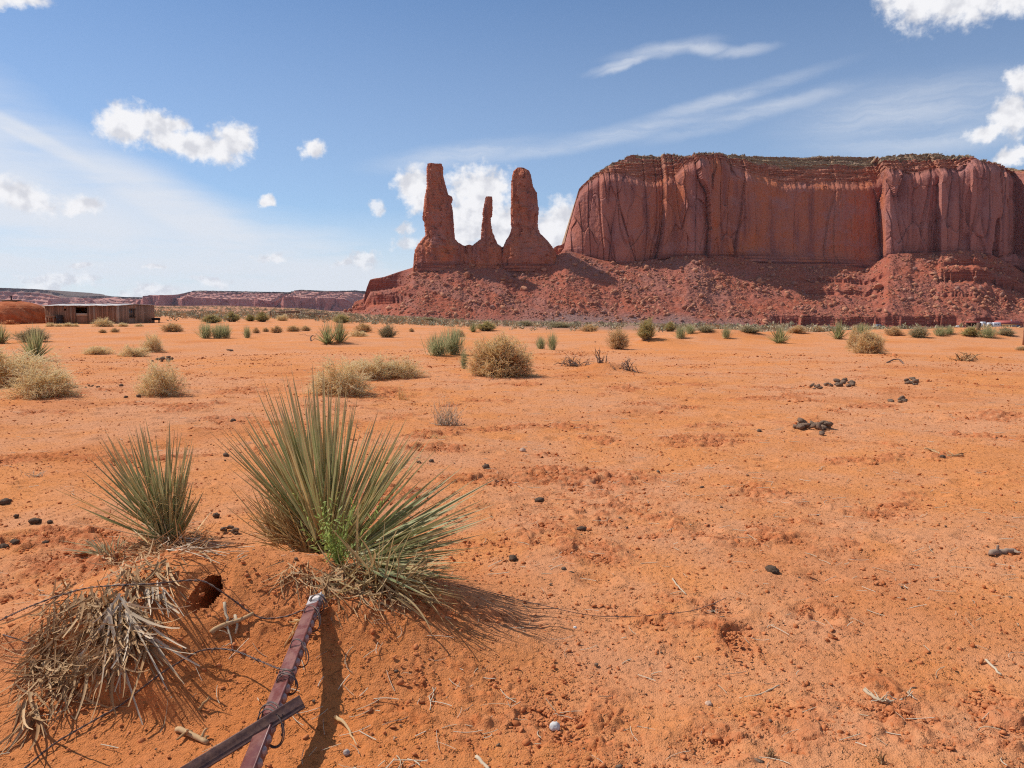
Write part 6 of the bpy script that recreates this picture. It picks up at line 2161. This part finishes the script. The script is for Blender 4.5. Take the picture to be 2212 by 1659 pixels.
    for z in (wz0, wz1): mb.box(dg * wm + ng * 0.055 + np.array([0, 0, z]), (w1 - w0, 0.07, 0.08), rotg)
    win = mb.build('window', M['old_wood'], root)
    mb = MB(); mb.box(dg * wm + ng * -0.02 + np.array([0, 0, zc]), (w1 - w0, 0.02, wz1 - wz0), rotg); mb.build('pane', M['glass'], win)
    mb = MB()
    for f in (0.3, 0.55, 0.78): mb.box(dg * (w0 + (w1 - w0) * f) + ng * 0.02 + np.array([0, 0, zc]), (0.04, 0.03, wz1 - wz0 - .03), rotg)
    mb.build('bars', M['plank_grey'], win)
    # corner post
    mb = MB(); mb.box(nl * 0.04 + ng * 0.04 + np.array([0, 0, (low + eave) / 2]), (0.14, 0.14, eave - low), rotl); mb.build('corner_post', M['plank_grey'], root)
    return c, dl, dg, nl, ng, s_front, rotl


SHED = build_shed()


def build_yard():
    c, dl, dg, nl, ng, s_front, rotl = SHED
    # workbench against the front wall
    a, b = s_front(126), s_front(107)
    m = (a + b) / 2; p = c + dl * m + nl * 0.5; p[2] = float(H(p[0], p[1]))
    root = empty('workbench', p, rotl, 'rough plank workbench standing against the left part of the shed front', 'bench')
    L = b - a
    mb = MB(); mb.box((0, 0, 0.74), (L, 0.6, 0.12)); mb.box((0, -0.0, 0.62), (L * 0.9, 0.5, 0.10)); mb.build('top', M['plank_grey'], root)
    for sx in (-1, 1):
        for sy in (-1, 1):
            mb = MB(); mb.box((sx * L * 0.42, sy * 0.24, 0.28), (0.09, 0.09, 0.72)); mb.build('leg', M['plank_grey'], root)
    # dark drum beside it
    p = c + dl * s_front(133) + nl * 0.42; p[2] = float(H(p[0], p[1]))
    root = empty('oil_drum', p, 0, 'dark steel drum beside the workbench at the shed front', 'drum')
    mb = MB()
    prof = [(0.0, 0.0), (0.27, 0.0), (0.29, 0.03), (0.28, 0.05), (0.28, 0.28), (0.295, 0.30), (0.28, 0.32), (0.28, 0.56), (0.295, 0.58), (0.28, 0.60), (0.28, 0.82), (0.29, 0.85), (0.26, 0.85), (0.26, 0.82), (0.0, 0.82)]
    k = 24; an = np.arange(k) / k * 6.2832
    V = np.array([[r * math.cos(t), r * math.sin(t), z] for r, z in prof for t in an])
    mb.add(V, grid_faces(len(prof), k, True)); mb.build('barrel', M['dark'], root)
    mb = MB(); mb.tube([(0.12, 0.05, 0.83), (0.12, 0.05, 0.87)], 0.04, 10); mb.build('bung', M['rust'], root)
    # trough at the right end
    p = np.array([x_at(336, 83.5), 83.5, 0]); p[2] = float(H(p[0], p[1]))
    root = empty('trough', p, 0.1, 'dark open trough on legs at the right end of the shed', 'trough')
    mb = MB()
    mb.box((0, 0, 0.30), (0.78, 0.42, 0.04)); mb.box((0, -0.2, 0.42), (0.78, 0.04, 0.22)); mb.box((0, 0.2, 0.42), (0.78, 0.04, 0.22))
    mb.box((-0.375, 0, 0.42), (0.03, 0.38, 0.22)); mb.box((0.375, 0, 0.42), (0.03, 0.38, 0.22)); mb.build('basin', M['dark'], root)
    for sx in (-1, 1):
        for sy in (-1, 1):
            mb = MB(); mb.box((sx * 0.33, sy * 0.16, 0.12), (0.06, 0.06, 0.32)); mb.build('leg', M['old_wood'], root)
    # earth lodge
    Y = 78.5
    cx = x_at(30, Y); g = float(H(cx, Y))
    root = empty('earth_lodge', (cx, Y, g), 0, 'rounded red earth-covered lodge with a stovepipe, left of the plank shed', 'hut')
    R = x_at(98, Y) - cx; Ht = float(z_at(649.5, Y)) - g
    prof = [(1.02, -0.1), (1.0, 0.06), (0.985, 0.22), (0.96, 0.38), (0.91, 0.53), (0.84, 0.66), (0.74, 0.77), (0.62, 0.85), (0.48, 0.915), (0.34, 0.955), (0.2, 0.98), (0.0, 0.985)]
    pr = np.array(prof)
    zz = np.concatenate([np.linspace(-.1, .6, 24), np.linspace(.6, .985, 30)[1:]])
    rr = np.interp(zz, pr[:, 1], pr[:, 0])
    k = 110; an = np.arange(k) / k * 6.2832
    A, Z = np.meshgrid(an, zz); Rr = np.repeat(rr[:, None], k, 1)
    lump = fbm(np.cos(A) * 3 + Z * 2, np.sin(A) * 3 + Z * 2.5, 5, 970, 0.55) * 0.045
    Rr = Rr * (1 + lump)
    V = np.stack([R * Rr * np.cos(A), R * Rr * np.sin(A), Z * Ht], -1).reshape(-1, 3)
    mesh_obj('mound', V, grid_faces(len(zz), k, True), M['adobe'], root, True)
    capx = x_at(30, Y) - cx
    mb = MB(); mb.box((0, -0.3, Ht * 1.0), (1.35, 1.2, 0.14), 0.1); mb.build('smoke_hole_cap', M['old_wood'], root)
    mb = MB(); mb.tube([(0.0, -0.3, Ht * 0.98), (0.0, -0.3, Ht * 1.0 + 0.42)], 0.065, 12); mb.tube([(0, -0.3, Ht + 0.42), (0, -0.3, Ht + 0.47)], 0.10, 12); mb.build('stovepipe', M['dark'], root)
    mb = MB()
    mb.box((-1.05, -R * 0.985, 0.9), (0.12, 0.5, 1.9)); mb.box((-1.95, -R * 0.92, 0.9), (0.12, 0.5, 1.9)); mb.box((-1.5, -R * 0.96, 1.9), (1.2, 0.5, 0.14)); mb.build('door_frame', M['old_wood'], root)
    mb = MB(); mb.box((-1.5, -R * 0.93, 0.85), (0.78, 0.06, 1.8)); mb.build('door', M['plank_red'], root)
    # slumped earth beside the door
    r = np.random.default_rng(71)
    n = 60
    q = np.stack([r.normal(0, .42, n), r.normal(0, .3, n), np.zeros(n)], 1); q[:, 2] = np.clip(0.5 - np.hypot(q[:, 0], q[:, 1]) * 0.7, 0, 1) * r.random(n)
    V, F, C = scatter(rock_protos(5, 1, .3, 6, 72), q, r.uniform(.08, .22, n), 73, .7)
    px = x_at(20, 74.6)
    o = mesh_obj('rubble_heap', V, F, M['clod'], None, False, C, (px, 74.6, float(H(px, 74.6))))
    tag(o, 'heap of fallen red earth lumps in front of the earth lodge', 'rubble heap')


build_yard()


# ------------------------------------------------------------------ collapsed log fence and white rock
def build_logs():
    p0 = hit(646, 688)
    Y = float(np.clip(p0[1], 70, 200))
    x0, x1 = x_at(584, Y), x_at(709, Y)
    xc = (x0 + x1) / 2; yb = Y; g = float(H(xc, yb)); hm = float(z_at(672, Y)) - g
    root = empty('log_fence', (xc, yb, g), 0, 'collapsed dark fence of stacked logs beyond the shrubs', 'fence')
    r = np.random.default_rng(81)
    px2m = Y / FD
    def logs(xa, xb, zt, n, rad_):
        for i in range(n):
            z = 0.1 + (zt - 0.15) * i / max(1, n - 1)
            a = xa + r.uniform(0, .5); b = xb - r.uniform(0, .8)
            P = np.array([[a + (b - a) * t - xc, r.normal(0, .10) + 0.25 * (i % 2), z + r.normal(0, .05) + 0.12 * (t - .5) * (i % 3 - 1)] for t in np.linspace(0, 1, 6)])
            mb = MB(); mb.tube(P, rad_ * r.uniform(.8, 1.15), 7); mb.build('log', M['log'], root, True)
    logs(x0, x0 + (x1 - x0) * 0.55, hm, 6, hm * 0.09)
    logs(x0 + (x1 - x0) * 0.5, x1, hm * 0.66, 4, hm * 0.085)
    for t in (0.0, 0.27, 0.53, 0.74, 0.99):
        x = x0 + (x1 - x0) * t
        mb = MB(); mb.tube([(x - xc, -0.2, -0.5), (x - xc + .05, -0.2, hm * .7 if t > .54 else hm)], hm * .075, 7); mb.build('post', M['log'], root, True)
    p = np.array([x_at(549, 160.0), 160.0, 0]); p[2] = max(float(z_at(681, 160.0)), float(H(p[0], 160)))
    V, F = rock_protos(1, 3, .3, 8, 83)[0]
    o = mesh_obj('white_rock', V * np.array([0.9, .6, .45]), F, M['white_stone'], None, False, None, p)
    tag(o, 'whitish slab of rock among the shrubs left of the log fence', 'rock')


build_logs()

# ------------------------------------------------------------------ posts on the right
mb = MB()
pp = at(2213.0, 728, 36.0); pp[2] = float(H(pp[0], 36.0)); top = float(z_at(681, 36.0)) - pp[2]
post2 = empty('fence_post', pp, 0.2, 'weathered brown wooden post at the right edge on a sand hummock', 'fence post')
mb.prism([(0.075 * math.cos(a), 0.075 * math.sin(a)) for a in np.arange(9) / 9 * 6.283], (0, 0, -0.3), (0.03, 0, top), np.array([1., 0, 0]), np.array([0, 1., 0]))
mb.build('shaft', M['plank_red'], post2)
mb = MB(); mb.tube([(0.08 * math.cos(a) + 0.015, 0.08 * math.sin(a), top * 0.45 + .01 * a) for a in np.linspace(0, 7, 30)], 0.006, 4); mb.build('wire_wrap', M['wire'], post2)
pp = hit(2135.5, 722); pp[1] += 1.0; pp[2] = float(H(pp[0], pp[1]))
mb = MB(); mb.prism([(0.11 * math.cos(a), 0.11 * math.sin(a)) for a in np.arange(8) / 8 * 6.283], (0, 0, -0.2), (0.02, 0, 0.42), np.array([1., 0, 0]), np.array([0, 1., 0]))
tag(mb.build('wooden_stub', M['old_wood'], None, False, pp), 'short square-cut wooden stub rising from the dark green shrub on the right', 'wooden stub')


# ------------------------------------------------------------------ visitors' sheds and vehicles by the rock foot
M['red_roof'] = flat('red_roof', (0.42, 0.10, 0.075), 0.6, 0.3, 0.1, 1)
M['tan_wall'] = flat('tan_boarding', (0.42, 0.22, 0.10), 0.85, 0.1, 0.15, 2)
M['white_car'] = flat('white_car_paint', (0.74, 0.74, 0.75), 0.35, 0.5)
M['grey_car'] = flat('grey_car_paint', (0.20, 0.21, 0.25), 0.35, 0.5)
M['blue_car'] = flat('dark_blue_car_paint', (0.05, 0.055, 0.13), 0.3, 0.5)
M['tyre'] = flat('tyre_rubber', (0.02, 0.02, 0.02), 0.9, 0.1)


def vehicle(px, py, Y, length, height, label, mat, kind='van', rz=0.0, name='parked_car', cat='car'):
    p = np.array([x_at(px, Y), Y, 0.0]); p[2] = float(z_at(py, Y)); gnd = float(H(p[0], Y)); p[2] = max(min(p[2], gnd + 0.6), gnd)
    root = empty(name, p, rz, label, cat, 'vehicles parked by the red-roofed buildings')
    L, Hh, w = length, height, 2.0
    if kind == 'car':
        pr = [(-.5, .22), (-.5, .55), (-.46, .62), (-.28, .66), (-.17, .97), (.22, 1.0), (.36, .66), (.48, .60), (.5, .45), (.5, .22)]
    elif kind == 'truck':
        pr = [(-.5, .25), (-.5, .58), (-.30, .62), (-.22, .98), (.02, 1.0), (.06, .60), (.5, .60), (.5, .25)]
    else:
        pr = [(-.5, .14), (-.5, .80), (-.47, .95), (-.42, 1.0), (.46, 1.0), (.5, .94), (.5, .14)]
    mb = MB(); mb.prism([(a * L, b * Hh) for a, b in pr], (0, -w / 2, 0), (0, w / 2, 0), np.array([1., 0, 0]), np.array([0, 0, 1.]))
    mb.build('body', M[mat], root)
    for sx in (-.32, .32):
        for sy in (-1, 1):
            mb = MB(); mb.tube([(sx * L, sy * (w / 2 - .2), .33), (sx * L, sy * (w / 2 + .02), .33)], .34, 14); mb.build('wheel', M['tyre'], root)
    rows = {'car': [(-.12, .70, .10, .22), (.10, .70, .14, .22)], 'truck': [(-.12, .70, .16, .22)], 'van': [(-.30, .60, .14, .2), (-.05, .60, .12, .2), (.22, .60, .14, .2)]}[kind]
    for (a, z, ww, hh) in rows:
        mb = MB(); mb.box((a * L, -w / 2 - 0.012, (z + hh / 2) * Hh), (ww * L, 0.02, hh * Hh)); mb.build('window', M['glass'], root)


def build_visitors():
    Y = 450.0
    m = Y / FD
    g = lambda px: float(H(x_at(px, Y), Y))
    # gabled building with the red roof
    xa, xb = x_at(2163, Y), x_at(2208.5, Y); xc = (xa + xb) / 2
    z0 = float(z_at(711, Y)); ze = float(z_at(700, Y)) - z0; zt = float(z_at(692.5, Y)) - z0; dpt = 8.0
    root = empty('red_roof_building', (xc, Y + 4, z0), 0, 'tan boarded building under a long red roof at the right edge', 'building')
    hw = (xb - xa) / 2
    mb = MB(); mb.box((0, 0, ze / 2 - .5), (2 * hw, dpt, ze + 1.0)); mb.build('wall', M['tan_wall'], root)
    mb = MB(); mb.prism([(-dpt / 2 - .5, ze - .1), (0, zt), (dpt / 2 + .5, ze - .1), (0, zt - .25)][:3], (-hw - .4, 0, 0), (hw + .4, 0, 0), np.array([0, 1., 0]), np.array([0, 0, 1.]))
    roof = mb.build('roof', M['red_roof'], root)
    mb = MB(); mb.tube([(2.0, -1.0, zt - .6), (2.0, -1.0, zt + .5)], .3, 10); mb.build('vent', M['white_paint'], roof)
    mb = MB(); mb.box((-2.0, -dpt / 2 - .04, 1.1), (1.1, .06, 2.2)); mb.build('door', M['plank_red'], root)
    for x in (-4.2, 0.3): 
        mb = MB(); mb.box((x, -dpt / 2 - .03, 1.7), (1.2, .05, 1.0)); mb.build('window', M['glass'], root)
    # open-fronted shelter
    xa, xb = x_at(2105, Y), x_at(2136, Y); xc = (xa + xb) / 2; hw = (xb - xa) / 2
    zt = float(z_at(694.8, Y)) - z0
    root = empty('open_shelter', (xc, Y + 5, z0), 0, 'dark open-fronted shelter with a low red roof left of the white vans', 'shelter')
    mb = MB(); mb.box((0, 0, zt - .35), (2 * hw + .6, 6, .6)); mb.build('roof', M['red_roof'], root)
    mb = MB(); mb.box((0, 2.6, zt / 2 - .4), (2 * hw, .2, zt - .4)); mb.build('back_wall', M['old_wood'], root)
    for x in (-hw + .2, 0, hw - .2):
        mb = MB(); mb.box((x, -2.6, zt / 2 - .4), (.22, .22, zt - .5)); mb.build('post', M['plank_red'], root)
    vehicle(2117.5, 711, Y - 2, 2.3, 3.6, 'dark boxy hut-like van with a white top in front of the open shelter', 'grey_car', 'van', 0, 'parked_van', 'van')
    vehicle(2125, 711, Y - 3, 2.2, 4.2, 'light grey tall van right beside the dark boxy one', 'white_car', 'van', 0.3, 'parked_van', 'van')
    vehicle(2139, 711, Y - 2, 2.0, 3.8, 'narrow white van seen end-on in the middle of the vehicles', 'white_car', 'van', 0.2, 'parked_van', 'van')
    vehicle(2153.5, 711, Y - 3, 4.2, 3.9, 'wide white van between the end-on van and the tan building', 'white_car', 'van', 0, 'parked_van', 'van')
    vehicle(2197, 711, Y - 6, 5.2, 2.4, 'dark blue car parked before the tan red-roofed building', 'blue_car', 'car', 0)
    vehicle(2109, 711.5, Y - 8, 2.6, 1.5, 'low grey car at the left corner of the open shelter', 'grey_car', 'car', 0)
    vehicle(2073, 709, Y - 5, 4.2, 1.7, 'lone pale pickup truck left of the shelter', 'white_car', 'truck', 0, 'pickup_truck', 'truck')
    vehicle(1899, 708.5, 420.0, 4.6, 1.9, 'grey car alone on the flat behind the pale tumbleweed', 'grey_car', 'car', 0)


build_visitors()


# ------------------------------------------------------------------ the air
def build_haze():
    mb = MB()
    lo, hi, R = -60.0, 420.0, 9400.0
    mb.box((0, 0, (lo + hi) / 2), (2 * R, 2 * R, hi - lo))
    m = bpy.data.materials.new('haze')
    m.use_nodes = True
    N = NT(m.node_tree)
    N.n.remove(N.n['Principled BSDF'])
    v = N.node('ShaderNodeVolumePrincipled')
    v.inputs['Color'].default_value = (0.72, 0.80, 1.0, 1)
    v.inputs['Density'].default_value = 1.4e-5
    v.inputs['Anisotropy'].default_value = 0.2
    N.l.new(v.outputs[0], N.n['Material Output'].inputs['Volume'])
    o = mb.build('haze', m)
    tag(o, kind='stuff')


build_haze()
